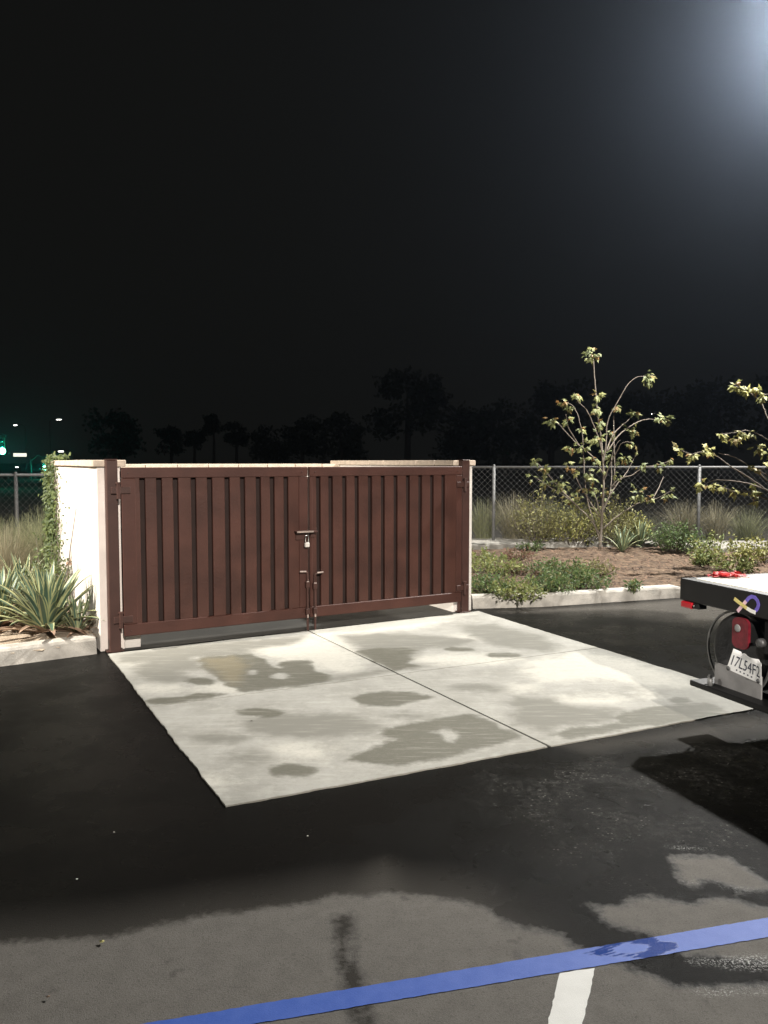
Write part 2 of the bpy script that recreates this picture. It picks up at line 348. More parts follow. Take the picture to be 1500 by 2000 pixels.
# dry / wet map of the lot
Z4 = (1000, 1560, 3.0); Z3 = (1000, 1150, 3.0)
dry_main = gpoly([(-500,1880),(-100,1850),(0,1846),(70,1838),(150,1832),(230,1824),(300,1808),(420,1786),(560,1770),(650,1752),(760,1744),(850,1752),(930,1766),(1000,1806),(1050,1818),(1096,1826),(1120,1850),(1200,1880),(1233,1893),(1286,1913),(1320,1926),(1400,1930),(1500,1923),(1700,1915),(2300,2100),(1700,2600),(-500,2600)])
dry_a = gpoly([(920,340),(1260,340),(1350,390),(1500,490),(1640,560),(1640,560),(1500,540),(1350,530),(1230,490),(1140,480),(1060,530),(1000,500),(960,450),(975,400)], *Z4)
dry_b = gpoly([(440,620),(640,628),(700,590),(830,580),(960,605),(1100,620),(1150,585),(1300,590),(1500,655),(1900,700),(1900,1000),(1500,950),(1300,935),(1050,905),(960,870),(880,820),(760,770),(640,760),(520,700)], *Z4)
wet_streak = line_poly([(664,1790),(672,1830),(682,1880),(694,1940),(702,1975),(716,2020)], 0.065)
wet_drip = line_poly([(1010,1860),(1023,1895)], 0.02)
far_dry = gpoly([(925,1196),(1060,1188),(1200,1180),(1330,1168),(1480,1165),(1650,1180),(1650,1225),(1420,1216),(1330,1212),(1320,1200),(1250,1194),(1000,1198)])
film_peak = gpoly([(120,1850),(300,1795),(450,1772),(560,1752),(650,1712),(715,1680),(755,1668),(800,1690),(850,1722),(930,1762),(1040,1815),(900,1830),(500,1830)])
glare_r = gpoly([(1070,1452),(1250,1432),(1440,1393),(1520,1402),(1540,1432),(1400,1446),(1300,1452),(1150,1476)])  # lamp glare beside the truck, painted as a lighter patch of asphalt
film_u = gpoly([(930,1190),(1300,1170),(1500,1190),(1500,1240),(1200,1205)])
glint_p = gpoly([(880,1500),(1060,1475),(1250,1440),(1500,1400),(1600,1420),(1600,1700),(1500,1720),(1330,1690),(1300,1750),(1100,1740),(980,1640),(900,1560)])
rim_speck_p = [gpoly([(1335,1874),(1400,1870),(1510,1862),(1510,1900),(1440,1896),(1370,1886)]), gpoly([(1310,1924),(1400,1934),(1510,1926),(1510,1940),(1400,1945),(1320,1932)]),
          gpoly([(1318,1726),(1345,1718),(1385,1716),(1440,1736),(1500,1736),(1500,1742),(1430,1741),(1380,1722),(1340,1726)]), gpoly([(1285,1651),(1340,1653),(1400,1661),(1340,1660)])]  # white specks along the puddle rims
blob = gpoly([(380,910),(500,890),(520,860),(600,850),(680,830),(740,830),(830,800),(870,840),(960,850),(975,880),(900,900),(860,925),(740,940),(600,925),(500,925)], *Z4)
blob_h = gpoly([(560,870),(650,845),(740,845),(810,860),(815,890),(740,910),(600,905)], *Z4)
def lot_extra(me, P):
    set_attr(me, 'grit_glint', np.clip((field(P, [glint_p]) + .02) / .45, 0, 1)); set_attr(me, 'rim_speck', np.clip(field(P, rim_speck_p), -1, 1))
def lot_fields(P):
    dry = field(P, [dry_main, dry_a, dry_b], [wet_streak, wet_drip])
    film_glare = np.clip((field(P, [film_peak]) + 0.02) / 0.20, 0, 1) * 1.0
    dm = sdf(P, dry_main); film_glare = np.maximum(film_glare, np.clip((dm + .30) / .30, 0, 1)**1.3 * .75 * np.clip((0.75 - P[:, 0]) / .4, 0, 1))
    film_glare = np.maximum(film_glare, np.clip((field(P, [glare_r]) + 0.05) / 0.3, 0, 1) * .9)
    film_glare = np.maximum(film_glare, np.clip((field(P, [far_dry]) + 0.04) / 0.22, 0, 1) * 1.0)
    film_glare = np.maximum(film_glare, np.clip((field(P, [film_u]) + 0.1) / 0.5, 0, 1) * .4)
    return np.clip(dry, -1, 1), film_glare

# ------------------------------------------------------------------ ground sheets
def grid(name, xs, ys, zfun, material):
    X, Y = np.meshgrid(xs, ys); P = np.stack([X.ravel(), Y.ravel()], 1)
    Zs = zfun(P) if callable(zfun) else np.full(len(P), zfun)
    nx, ny = len(xs), len(ys)
    me = bpy.data.meshes.new(name)
    idx = np.arange(nx*ny).reshape(ny, nx)
    F = np.stack([idx[:-1, :-1].ravel(), idx[:-1, 1:].ravel(), idx[1:, 1:].ravel(), idx[1:, :-1].ravel()], 1)
    me.from_pydata(np.column_stack([P, Zs]).tolist(), [], F.tolist()); me.materials.append(material)
    me.update(); o = bpy.data.objects.new(name, me); COL.objects.link(o); return o, P
g, _ = grid('ground', np.linspace(-700, 700, 8), np.linspace(-300, 900, 8), -0.05, M['dirt'])
struct(g, 'dark open ground stretching away behind the fences', 'ground')
xs = np.concatenate([np.linspace(-40, -5, 20), np.arange(-4.95, 5.0, 0.05), np.linspace(5, 40, 20)])
ys = np.concatenate([np.linspace(-40, 1.0, 18), np.arange(1.05, 5.6, 0.04), np.arange(5.65, 11.0, 0.09), np.linspace(11.1, 16.0, 5)])
lot, P = grid('asphalt_lot', xs, ys, 0.0, M['asphalt'])
d, fl = lot_fields(P); set_attr(lot.data, 'dry', d); set_attr(lot.data, 'film_glare', fl); lot_extra(lot.data, P)
struct(lot, 'dark wet asphalt parking lot drying to grey in the foreground', 'parking lot')

# painted lines: strips 4 mm above
def strip(name, a0, a1, b0, b1, nu, nv, z, m, lab):
    a0, a1, b0, b1 = [np.array(q) for q in (a0, a1, b0, b1)]
    pts = []
    for j in range(nv+1):
        for i in range(nu+1):
            s_, t_ = i/nu, j/nv
            p = (a0*(1-s_)+a1*s_)*(1-t_) + (b0*(1-s_)+b1*s_)*t_
            if j in (0, nv) or i in (0, nu): p = p + np.array([R.uniform(-1, 1), R.uniform(-1, 1)]) * 0.0018
            pts.append(p)
    P = np.array(pts); me = bpy.data.meshes.new(name)
    F = [(j*(nu+1)+i, j*(nu+1)+i+1, (j+1)*(nu+1)+i+1, (j+1)*(nu+1)+i) for j in range(nv) for i in range(nu)]
    me.from_pydata(np.column_stack([P, np.full(len(P), z)]).tolist(), [], F); me.materials.append(m)
    o = bpy.data.objects.new(name, me); COL.objects.link(o)
    d, fl = lot_fields(P)
    set_attr(me, 'dry', np.minimum(.1, np.maximum(-sdf(P, blob), sdf(P, blob_h))) if 'blue' in name else np.full(len(P), .3)); set_attr(me, 'film_glare', fl)
    return struct(o, lab, 'painted line')
def lerp(a, b, t): return (a[0]+(b[0]-a[0])*t, a[1]+(b[1]-a[1])*t)
bt0, bt1 = G(500, 1963), G(1500, 1793); bb0, bb1 = G(690, 1968), G(1500, 1831)
strip('blue_parking_line', lerp(bb0, bb1, -2.2), lerp(bb0, bb1, 2.6), lerp(bt0, bt1, -1.2), lerp(bt0, bt1, 2.2), 420, 8, 0.0018, M['blue_paint'],
      'long blue painted parking stall line crossing the foreground asphalt')
w1, w2, w3, w4 = G(1093, 1903), G(1070, 2000), G(1162, 1892), G(1138, 2000)
strip('white_parking_line', lerp(w1, w2, 0), lerp(w1, w2, 5), lerp(w3, w4, 0), lerp(w3, w4, 4.6), 60, 4, 0.0034, M['white_paint'],
      'short white stall line running toward the camera from the blue line')

# concrete slab in four panels
cA = np.array(G(211, 1279)); cB = np.array(EP(4.0, -0.02)); cD = np.array(G(440, 1578))
Fdir = np.array(G(1455, 1390)) - cD; Fdir /= np.linalg.norm(Fdir); Rdir = np.array(G(1345, 1330)) - np.array(G(922, 1197)); Rdir /= np.linalg.norm(Rdir)
Amat = np.array([Fdir, -Rdir]).T; tt = np.linalg.solve(Amat, cB - cD); cC = cD + Fdir * tt[0]
jT = np.array(G(607, 1236)); jB = np.array(G(1070, 1459)); mL = np.array(G(318, 1380)); mR = np.array(G(1130, 1272))
def isect(p, q, r, s):
    d1, d2 = q-p, s-r; t = np.linalg.solve(np.array([d1, -d2]).T, r-p); return p + d1*t[0]
mL = isect(cA, cD, mL, mR); mR2 = isect(cB, cC, mL, mR); X0 = isect(jT, jB, mL, mR2); jT = isect(jT, jB, cA, cB); jB = isect(jT, jB, cD, cC)
Z1 = (200, 1180, 3.0); Z2 = (600, 1180, 3.0)
wet_p = [gpoly([(560,320),(700,310),(860,300),(950,330),(990,380),(1060,345),(1200,335),(1240,390),(1330,430),(1300,460),(1100,490),(820,520),(770,490),(690,450),(600,380)], *Z1),
         gpoly([(250,575),(330,556),(430,550),(490,548),(560,532),(660,527),(725,535),(640,556),(500,572),(380,588),(290,590)], *Z1),
         ell(580, 460, 75, 20, *Z1), ell(930, 643, 130, 22, *Z1), ell(1105, 985, 135, 35, *Z1),
         gpoly([(265,560),(330,535),(460,520),(600,525),(740,550),(640,575),(500,605),(320,598)], *Z2),
         gpoly([(210,925),(340,880),(440,830),(530,790),(430,775),(480,740),(600,710),(800,675),(960,655),(1030,680),(1240,780),(1240,800),(1000,850),(850,900),(700,930),(520,955),(420,950),(370,930)], *Z2),
         gpoly([(300,285),(420,262),(560,262),(640,270),(600,310),(590,350),(640,372),(520,392),(420,350)], *Z2),
         ell(1150, 306, 95, 14, *Z2), ell(890, 270, 85, 11, *Z2),
         gpoly([(230,865),(330,825),(480,815),(640,800),(600,765),(700,725),(900,690),(1120,675),(1220,700),(1270,740),(1100,775),(870,800),(700,820),(560,850),(330,880)], *Z3),
         ell(990, 662, 55, 14, *Z3)]
wet_h = [ell(880, 405, 34, 14, *Z1), ell(1040, 430, 52, 22, *Z1), ell(1025, 375, 35, 10, *Z1),
         gpoly([(735,760),(780,742),(840,740),(885,770),(865,825),(830,820),(790,785)], *Z2)]
damp_p = [gpoly([(90,300),(500,250),(1180,190),(1150,235),(880,270),(860,300),(560,320),(600,380),(450,400),(560,440),(380,470),(200,440),(190,380),(240,350),(90,350)], *Z1),
          ell(690, 795, 160, 32, *Z1), ell(860, 900, 140, 35, *Z1), ell(1200, 720, 420, 75, *Z1),
          gpoly([(190,190),(420,175),(750,190),(1000,215),(900,250),(700,260),(640,300),(590,350),(700,372),(520,395),(330,300),(250,230)], *Z2),
          gpoly([(900,130),(1100,120),(1350,190),(1480,250),(1400,290),(1100,250),(950,190)], *Z2),
          ell(580, 660, 120, 20, *Z2), ell(1000, 500, 160, 26, *Z2),
          gpoly([(0,400),(150,430),(420,380),(520,400),(300,440),(0,480)], *Z2),
          gpoly([(0,640),(230,650),(330,690),(560,700),(640,720),(600,790),(300,810),(200,850),(0,800)], *Z3)]
pale_p = [gpoly([(860,270),(1180,200),(1260,190),(1500,300),(1500,420),(1350,400),(1250,400),(1200,340),(1050,345),(950,310)], *Z1),
          gpoly([(0,150),(250,145),(180,190),(270,240),(370,340),(300,330),(0,200)], *Z2),
          gpoly([(30,150),(600,95),(900,60),(980,60),(700,130),(620,150),(200,190)], *Z2),
          ell(360, 190, 70, 25, *Z2), ell(930, 330, 330, 34, *Z2), ell(940, 200, 100, 20, *Z2),
          gpoly([(100,430),(400,370),(700,430),(1000,540),(1020,570),(800,590),(700,560),(500,540),(150,560),(60,500)], *Z3),
          ell(450, 660, 220, 30, *Z3), ell(60, 590, 90, 26, *Z3), ell(780, 632, 36, 10, *Z3),
          ell(700, 500, 150, 35, *Z1), ell(1150, 870, 180, 40, *Z1), ell(200, 340, 100, 14, *Z1), ell(330, 500, 160, 26, *Z1), ell(600, 1060, 120, 40, *Z1)]
tan_p = [gpoly([(570,325),(760,310),(850,340),(840,420),(800,480),(700,445),(620,370)], *Z1)]
SE = [(cA, cB), (cB, cC), (cC, cD), (cD, cA)]
def make_slab():
    vs = []; fs = []; al = []
    def jit(p, a, k):
        n = mnoise.noise(Vector((p[0]*6, p[1]*6, k))) + .6*mnoise.noise(Vector((p[0]*22, p[1]*22, k+5)))
        return p + a * n * 0.011
    def panel(p00, p10, p11, p01, nu, nv, outer):
        base = len(vs); c = (p00+p10+p11+p01)/4
        for j in range(nv+1):
            for i in range(nu+1):
                s_, t_ = i/nu, j/nv
                p = (p00*(1-s_)+p10*s_)*(1-t_) + (p01*(1-s_)+p11*s_)*t_
                e = None
                if j == 0: e = outer[0]
                if j == nv: e = outer[2]
                if i == 0: e = outer[3] if e is None else e
                if i == nu: e = outer[1] if e is None else e
                if e: 
                    dd = (p - c); dd = dd/np.linalg.norm(dd); p = jit(p, dd, 3.3)
                vs.append((p[0], p[1], 0.009))
        for j in range(nv):
            for i in range(nu):
                a = base + j*(nu+1)+i; fs.append((a, a+1, a+nu+2, a+nu+1))
        # skirt down to the asphalt
        ring = [base+i for i in range(nu+1)] + [base+j*(nu+1)+nu for j in range(1, nv+1)] + [base+nv*(nu+1)+i for i in range(nu-1, -1, -1)] + [base+j*(nu+1) for j in range(nv-1, 0, -1)]
        b2 = len(vs)
        for r in ring: vs.append((vs[r][0], vs[r][1], 0.001))
        n = len(ring)
        for k in range(n): fs.append((ring[k], ring[(k+1) % n], b2+(k+1) % n, b2+k))
    def off(p, q, w):                                     # inset direction
        d = (q-p)/np.linalg.norm(q-p); return d*w
    g1, g2 = 0.009, 0.0062
    jd = (jT-jB)/np.linalg.norm(jT-jB); nrm = np.array([-jd[1], jd[0]])      # points left of joint
    if (cA-X0) @ nrm < 0: nrm = -nrm
    md = (mR2-mL)/np.linalg.norm(mR2-mL); nr2 = np.array([-md[1], md[0]])
    if (cA-X0) @ nr2 < 0: nr2 = -nr2
    a, b = nrm*g1, nr2*g2
    panel(cA, jT+a, X0+a+b, mL+b, 76, 56, (1, 0, 0, 1))
    panel(jT-a, cB, mR2+b, X0-a+b, 76, 56, (0, 1, 0, 0))
    panel(mL-b, X0+a-b, jB+a, cD, 76, 64, (0, 0, 1, 1))
    panel(X0-a-b, mR2-b, cC, jB-a, 76, 64, (0, 1, 1, 0))
    me = bpy.data.meshes.new('concrete_pad'); me.from_pydata(vs, [], fs); me.materials.append(M['slab'])
    P = np.array(vs)[:, :2]
    set_attr(me, 'wet', np.clip(field(P, wet_p, wet_h), -1, 1)); set_attr(me, 'damp', np.clip(field(P, damp_p), -1, 1))
    set_attr(me, 'tan', np.clip(field(P, tan_p), -1, 1)); set_attr(me, 'pale', np.clip(field(P, pale_p), -1, 1))
    set_attr(me, 'edge', np.clip(sdf(P, np.array([cA, cB, cC, cD])), -1, 1))
    o = bpy.data.objects.new('concrete_pad', me); COL.objects.link(o)
    return struct(o, 'pale stained concrete pad of four panels before the gates', 'concrete pad')
make_slab()
# concrete floor inside the enclosure, shade under the gates put into its dark colour
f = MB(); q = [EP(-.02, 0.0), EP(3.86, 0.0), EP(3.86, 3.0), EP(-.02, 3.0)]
f.add([(p[0], p[1], 0.006) for p in q], [(0,1,2,3)]); struct(f.build('enclosure_floor', M['inner_floor']), 'shade-darkened concrete floor inside the trash enclosure', 'floor')

# kerbs: a swept profile along a path; heights may taper
def kerb(name, pts, lab, w=0.15, hs=None, m=None, flip=1):
    P = [np.array(p) for p in pts]; mb = MB(); ring = []
    # resample
    Q = []; H = []
    hs = hs or [0.15]*len(P)
    for i in range(len(P)-1):
        L_ = np.linalg.norm(P[i+1]-P[i]); n = max(1, int(L_/0.08))
        for k in range(n): Q.append(P[i]+(P[i+1]-P[i])*k/n); H.append(hs[i]+(hs[i+1]-hs[i])*k/n)
    Q.append(P[-1]); H.append(hs[-1])
    vs = []; fs = []; n = 7
    for i, p in enumerate(Q):
        d = Q[min(i+1, len(Q)-1)]-Q[max(i-1, 0)]; d = d/np.linalg.norm(d); nb = np.array([-d[1], d[0]])*flip
        h = H[i]; b = min(0.03, h*.5)
        prof = [(0.0, -0.02), (0.012*h/.15, h*.45), (0.02, h-b), (0.02+b*.4, h-b*.25), (0.02+b, h), (w-0.01, h), (w, -0.02)]
        jt = 0.0025*mnoise.noise(Vector((p[0]*9, p[1]*9, 2)))
        groove = 0.006 if (i % 38) == 20 else 0
        for o_, z in prof:
            c = p + nb*(o_+jt+groove); vs.append((c[0], c[1], z + (jt-groove if z > 0 else 0)))
    for i in range(len(Q)-1):
        for k in range(n-1): fs.append((i*n+k, i*n+k+1, (i+1)*n+k+1, (i+1)*n+k))
    fs.append(tuple(range(n))); fs.append(tuple((len(Q)-1)*n+k for k in range(n)))
    mb.add(vs, fs); return struct(mb.build(name, m or M['curb']), lab, 'kerb')
K1 = np.array(EP(4.05, 0.16)); K1b = np.array(G(1060, 1185.5)); K2 = np.array(G(1318, 1168)); 
kerb('kerb', [K1, K1b, K2, K2+np.array([.42, .04]), K2+np.array([1.1, .05]), K2+np.array([7, -.4])], 'pale concrete kerb along the mulch bed right of the enclosure', hs=[.15, .15, .15, .06, .05, .05])
LK1 = np.array(EP(-0.13, 0.02)); lkd = np.array(G(190, 1276))-np.array(G(0, 1301)); lkd /= np.linalg.norm(lkd)
kerb('kerb', [LK1-lkd*9, LK1-lkd*0.9, LK1], 'pale concrete kerb of the agave bed left of the enclosure', w=0.17)

# planting beds
def inside_mesh(name, poly, step, zf, m, lab, cat):
    poly = np.array(poly); x0, y0 = poly.min(0); x1, y1 = poly.max(0)
    xs = np.arange(x0, x1+step, step); ys = np.arange(y0, y1+step, step)
    X, Y = np.meshgrid(xs, ys); P = np.stack([X.ravel(), Y.ravel()], 1); s = sdf(P, poly)
    nx = len(xs); vs = []; mp = {}; fs = []
    for j in range(len(ys)-1):
        for i in range(nx-1):
            q = [j*nx+i, j*nx+i+1, (j+1)*nx+i+1, (j+1)*nx+i]
            if max(s[k] for k in q) <= 0: continue
            f_ = []
            for k in q:
                if k not in mp: mp[k] = len(vs); vs.append((P[k][0], P[k][1], zf(P[k][0], P[k][1], s[k])))
                f_.append(mp[k])
            fs.append(f_)
    me = bpy.data.meshes.new(name); me.from_pydata(vs, [], fs); me.materials.append(m)
    me.polygons.foreach_set('use_smooth', [True]*len(me.polygons))
    o = bpy.data.objects.new(name, me); COL.objects.link(o); return struct(o, lab, cat)
def rbed_z(x, y, s=1):
    t = min(1, max(0, (y-9.4)/4.2)); n = mnoise.noise(Vector((x*1.3, y*1.3, 0)))*.03 + mnoise.noise(Vector((x*7, y*7, 3)))*.012
    return 0.125 + 0.13*t + n*min(1, max(0, s*2+.1))
Y_F = 14.2
kb = [K1+np.array([-.03, .08]), K1b+np.array([-.02, .1]), K2+np.array([0, .1]), K2+np.array([1.1, .13]), K2+np.array([9, -.2]), (14, 13.45), (3, 13.45), EP(3.92, 3.2)+np.array([-.8, 1]), EP(3.9, 3.1), EP(3.9, .14)]
inside_mesh('mulch_bed', kb, 0.07, lambda x, y, s: rbed_z(x, y, s) if s > -0.02 else .10, M['mulch'], 'brown mulch bed sloping up behind the right kerb', 'planting bed')
def lbed_z(x, y, s=1):
    return 0.125 + mnoise.noise(Vector((x*1.5, y*1.5, 4)))*.02 + mnoise.noise(Vector((x*8, y*8, 1)))*.01
lb = [LK1-lkd*9+np.array([-.05, .09]), LK1+np.array([-.05, .09]), EP(-.085, 3.25), EP(4.0, 3.3), (1.5, 14.5), (-14, 14.5)]
inside_mesh('sandy_bed', lb, 0.1, lambda x, y, s: lbed_z(x, y, s) if s > -.02 else .1, M['sand'], 'sandy planting bed left of the enclosure', 'planting bed')
# concrete strip under the right fence
sp = MB()
p0 = [G(918, 1071, .24), G(1110, 1064, .25), G(1240, 1062, .25), G(1350, 1077, .25), G(1440, 1074, .26), (14, 13.0)]
vs = []; fs = []
for i, p in enumerate(p0):
    for dy, z in ((0, .1), (0.0, .285), (.012, .30), (1.15, .30), (1.16, .1)): vs.append((p[0], p[1]+dy, z + mnoise.noise(Vector((p[0], dy, 0)))*.01))
for i in range(len(p0)-1):
    for k in range(4): fs.append((i*5+k, i*5+k+1, (i+1)*5+k+1, (i+1)*5+k))
struct(sp.add(vs, fs).build('footpath', M['curb_worn']), 'weathered concrete strip running below the right fence', 'footpath')
# mulch chips: uncountable
mb = MB(); kbp = np.array(kb)
for k in range(5200):
    x, y = R.uniform(1, 9), R.uniform(9.1, 13.4)
    if sdf(np.array([[x, y]]), kbp)[0] < .03: continue
    z = rbed_z(x, y, 1); a = R.uniform(0, PI); l = R.uniform(.012, .05); w = R.uniform(.004, .012); t = R.uniform(-.5, .5)
    dx, dy = math.cos(a), math.sin(a)
    mb.add([(x-dx*l-dy*w, y-dy*l+dx*w, z+.004-l*t*.3), (x+dx*l-dy*w, y+dy*l+dx*w, z+.008+l*t), (x+dx*l+dy*w, y+dy*l-dx*w, z+.012+l*t), (x-dx*l+dy*w, y-dy*l-dx*w, z+.006-l*t*.3)], [(0,1,2,3)])
tag(mb.build('mulch_chips', M['chip'], recalc=False), 'loose reddish wood chips scattered over the mulch bed', 'mulch', kind='stuff')

# ------------------------------------------------------------------ trash enclosure
EN = (O[0], O[1], 0)
enc = thing('trash_enclosure', 'cream masonry trash enclosure walls topped with tan cap blocks', 'enclosure', EN, GA)
WT = 1.655
w = MB().box(-.09, .125, .085, 3.2, 0, WT, bev=.006).build('wall', [M['stucco'], M['stucco_end']], enc)
w['label'] = 'brightly lit left side wall with vine at its far end'
for p in w.data.polygons:
    if p.normal.y < -.9: p.material_index = 1
w2_ = MB().box(3.72, 3.975, .085, 3.2, 0, WT, bev=.006).build('wall', [M['stucco']], enc); w2_['label'] = 'right side wall of the enclosure'
bx1 = plane_hit(671, 905, O+VY*3.1, UX)[0]; bx2 = plane_hit(690, 905, O+VY*3.1, UX)[0]
w3_ = MB().box(.13, 3.715, 3.0, 3.19, 0, 1.60).build('wall', M['stucco'], enc); w3_['label'] = 'rear wall of the enclosure behind the gates'
def caprow(x0, x1, y0, y1, z0, z1, n, along, name_lab):
    mb = MB(); g = .004
    for k in range(n):
        if along == 'x': a = x0+(x1-x0)*k/n; b = x0+(x1-x0)*(k+1)/n; mb.box(a+g, b-g, y0, y1, z0+R.uniform(0,.002), z1+R.uniform(-.002,.002), bev=.006)
        else: a = y0+(y1-y0)*k/n; b = y0+(y1-y0)*(k+1)/n; mb.box(x0, x1, a+g, b-g, z0+R.uniform(0,.002), z1+R.uniform(-.002,.002), bev=.006)
    o = mb.build('cap', M['cap'], enc); o['label'] = name_lab
caprow(-.125, .16, .05, 3.23, WT+.001, WT+.062, 8, 'y', 'tan cap blocks on the left side wall')
caprow(3.695, 4.0, .05, 3.23, WT+.001, WT+.062, 8, 'y', 'tan cap blocks on the right side wall')
caprow(.17, bx1, 2.96, 3.23, 1.601, 1.672, 9, 'x', 'tan cap blocks on the rear wall')
MB().box(.128, .27, .1, .30, 0, 1.6, bev=.005).build('pilaster', M['stucco'], enc)

def gate_post(x, lab):
    t = thing('gate_post', lab, 'gate post', (*EP(x, .02), 0), GA, 'steel posts hanging the gate leaves')
    MB().box(-.048, .048, -.05, .05, 0.0, 1.715, bev=.006).build('post', M['post'], t)
    MB().box(-.052, .052, -.054, .054, 1.716, 1.724, bev=.003).build('post_cap', M['post'], t)
    MB().box(-.075, .075, -.056, .05, 0.012, 0.022, bev=.002).build('base_plate', M['post'], t)
    return t
gate_post(0.022, 'brown square steel post against the left wall end')
gate_post(3.812, 'brown square steel post against the right wall end')

grL = [0.279, 0.428, 0.576, 0.741, 0.895, 1.063, 1.214, 1.373, 1.514, 1.658]
grR = [2.005, 2.141, 2.296, 2.437, 2.593, 2.745, 2.9, 3.052, 3.206, 3.356, 3.503]
def gate_leaf(x0, x1, grooves, hinge_side, lab):
    t = thing('gate_leaf', lab, 'gate', (*EP(x0, 0), 0), GA, 'pair of brown metal gate leaves')
    W = x1-x0; zt, zb = 1.65, .142; fy0, fy1 = -.045, .01
    mb = MB(); st = .052
    # tube frame: top and bottom rails, stiles
    mb.box(0, W, fy0, fy1, zt-.095, zt, bev=.006)
    mb.box(0, W, fy0, fy1, zb, zb+.108, bev=.006)
    fl, fr = (.15, .125) if hinge_side == 'l' else (.06, .105)
    mb.box(0, fl-.03, fy0, fy1, zb+.109, zt-.096, bev=.005); mb.box(W-fr+.03, W, fy0, fy1, zb+.109, zt-.096, bev=.005)
    mb.build('frame', M['gate_frame'], t)
    # ribbed sheet: trapezoid ribs with recessed valleys
    gs = [g-x0 for g in grooves]; prof = []; yo, yi = -.036, .034; hw = .024; ch = .004
    xa, xb = fl-.035, W-fr+.035
    edges = [xa] + [e for g_ in gs for e in (g_-hw, g_+hw)] + [xb]
    for k in range(0, len(edges), 2):
        a_, b_ = edges[k], edges[k+1]; jy = R.uniform(-.0012, .0012)
        if b_-a_ > .012: MB().prism([(a_, -.004), (a_, yo+ch+jy), (a_+ch, yo+jy), (b_-ch, yo+jy), (b_, yo+ch+jy), (b_, -.004)], zb+.10, zt-.09, axis='z').build('slat', M['gate'], t)
    MB().box(xa+.002, xb-.002, .012, .018, zb+.01, zt-.01).build('groove_shade_sheet', M['groove_shade'], t)  # dark sheet added behind the slats, its colour stands for groove shade
    # hinges
    for z in (1.45, .30):
        hx = -.03 if hinge_side == 'l' else W+.03
        mb = MB(); s_ = -1 if hinge_side == 'l' else 1
        xx = sorted((hx-s_*.105, hx+s_*.06)); 
        mb.box(xx[0], xx[1], -.062, -.047, z-.03, z+.03, bev=.003)
        mb.tube([(hx, -.066, z-.075), (hx, -.066, z+.06)], .017, 10)
        mb.tube([(hx, -.066, z+.058), (hx, -.066, z+.072)], .022, 10)
        mb.build('hinge', M['post'], t)
    for bz in (1.60, .19):
        for bx in (.06, W-.06): MB().lathe([(-.050, .002), (-.049, .008), (-.044, .009)], 8, 'y', (bx, 0, bz)).build('bolt', M['post'], t)
    return t
gl = gate_leaf(.096, 1.885, grL, 'l', 'left leaf of the brown ribbed gate, carrying the padlock')
gr = gate_leaf(1.905, 3.745, grR, 'r', 'right leaf of the brown ribbed gate beside the planted bed')
# cane bolts
def cane(par, x, rz, hz, d, m=M['post']):
    mb = MB(); mb.tube([(x, -.07, .02), (x, -.07, hz)], .011, 10); mb.tube([(x, -.07, hz-.002), (x+d*.03, -.075, hz+.012), (x+d*.085, -.08, hz+.012)], .010, 8)
    b = mb.build('cane_bolt', M['post'], par, smooth=False)
    MB().tube([(x+d*.02, -.0815, hz+.014), (x+d*.086, -.0835, hz+.0165)], .008, 8).build('bright_handle', M['steel'], b)  # bright steel pieces stand in for highlights on the dark rods
    MB().tube([(x, -.0745, .15), (x, -.0745, .19)], .010, 8).build('bright_band', M['steel'], b)
    for z in (.21, hz-.12): MB().box(x-.02, x+.02, -.086, -.0455, z-.03, z+.03, bev=.004).build('bracket', M['post'], b)
    MB().box(x-.013, x+.013, -.084, -.078, hz-.115, hz-.085, bev=.002).build('bright_plate', M['steel'], b)
cane(gl, 1.853-.085, 0, .60, -1); cane(gr, 1.945-1.905, 0, .58, 1)
# latch: shelf over a hasp
mb = MB(); mb.box(1.725-.085, 1.895-.085, -.125, -.046, 1.008, 1.020, bev=.002); mb.box(1.74-.085, 1.87-.085, -.056, -.046, .93, 1.007, bev=.002)
lt = mb.build('latch', M['post'], gl); MB().box(1.722-.085, 1.898-.085, -.128, -.126, 1.006, 1.022).build('worn_edge', M['steel'], lt)
mb = MB(); mb.box(1.905-1.905, 1.955-1.905, -.125, -.046, 1.006, 1.018, bev=.002); mb.box(1.91-1.905, 1.95-1.905, -.057, -.046, .95, 1.005, bev=.002); mb.build('latch', M['post'], gr)
pl = thing('padlock', 'small steel padlock hanging shut from the gate latch', 'padlock', (*EP(1.848, -.1), 0.86), GA)
MB().box(-.024, .024, -.014, .014, 0, .045, bev=.006).build('body', M['brass'], pl)
MB().tube([(-.016,0,.04),(-.016,0,.10),(-.011,0,.115),(0,0,.121),(.011,0,.115),(.016,0,.10),(.016,0,.04)], .0045, 8).build('shackle', M['chrome'], pl, smooth=True)

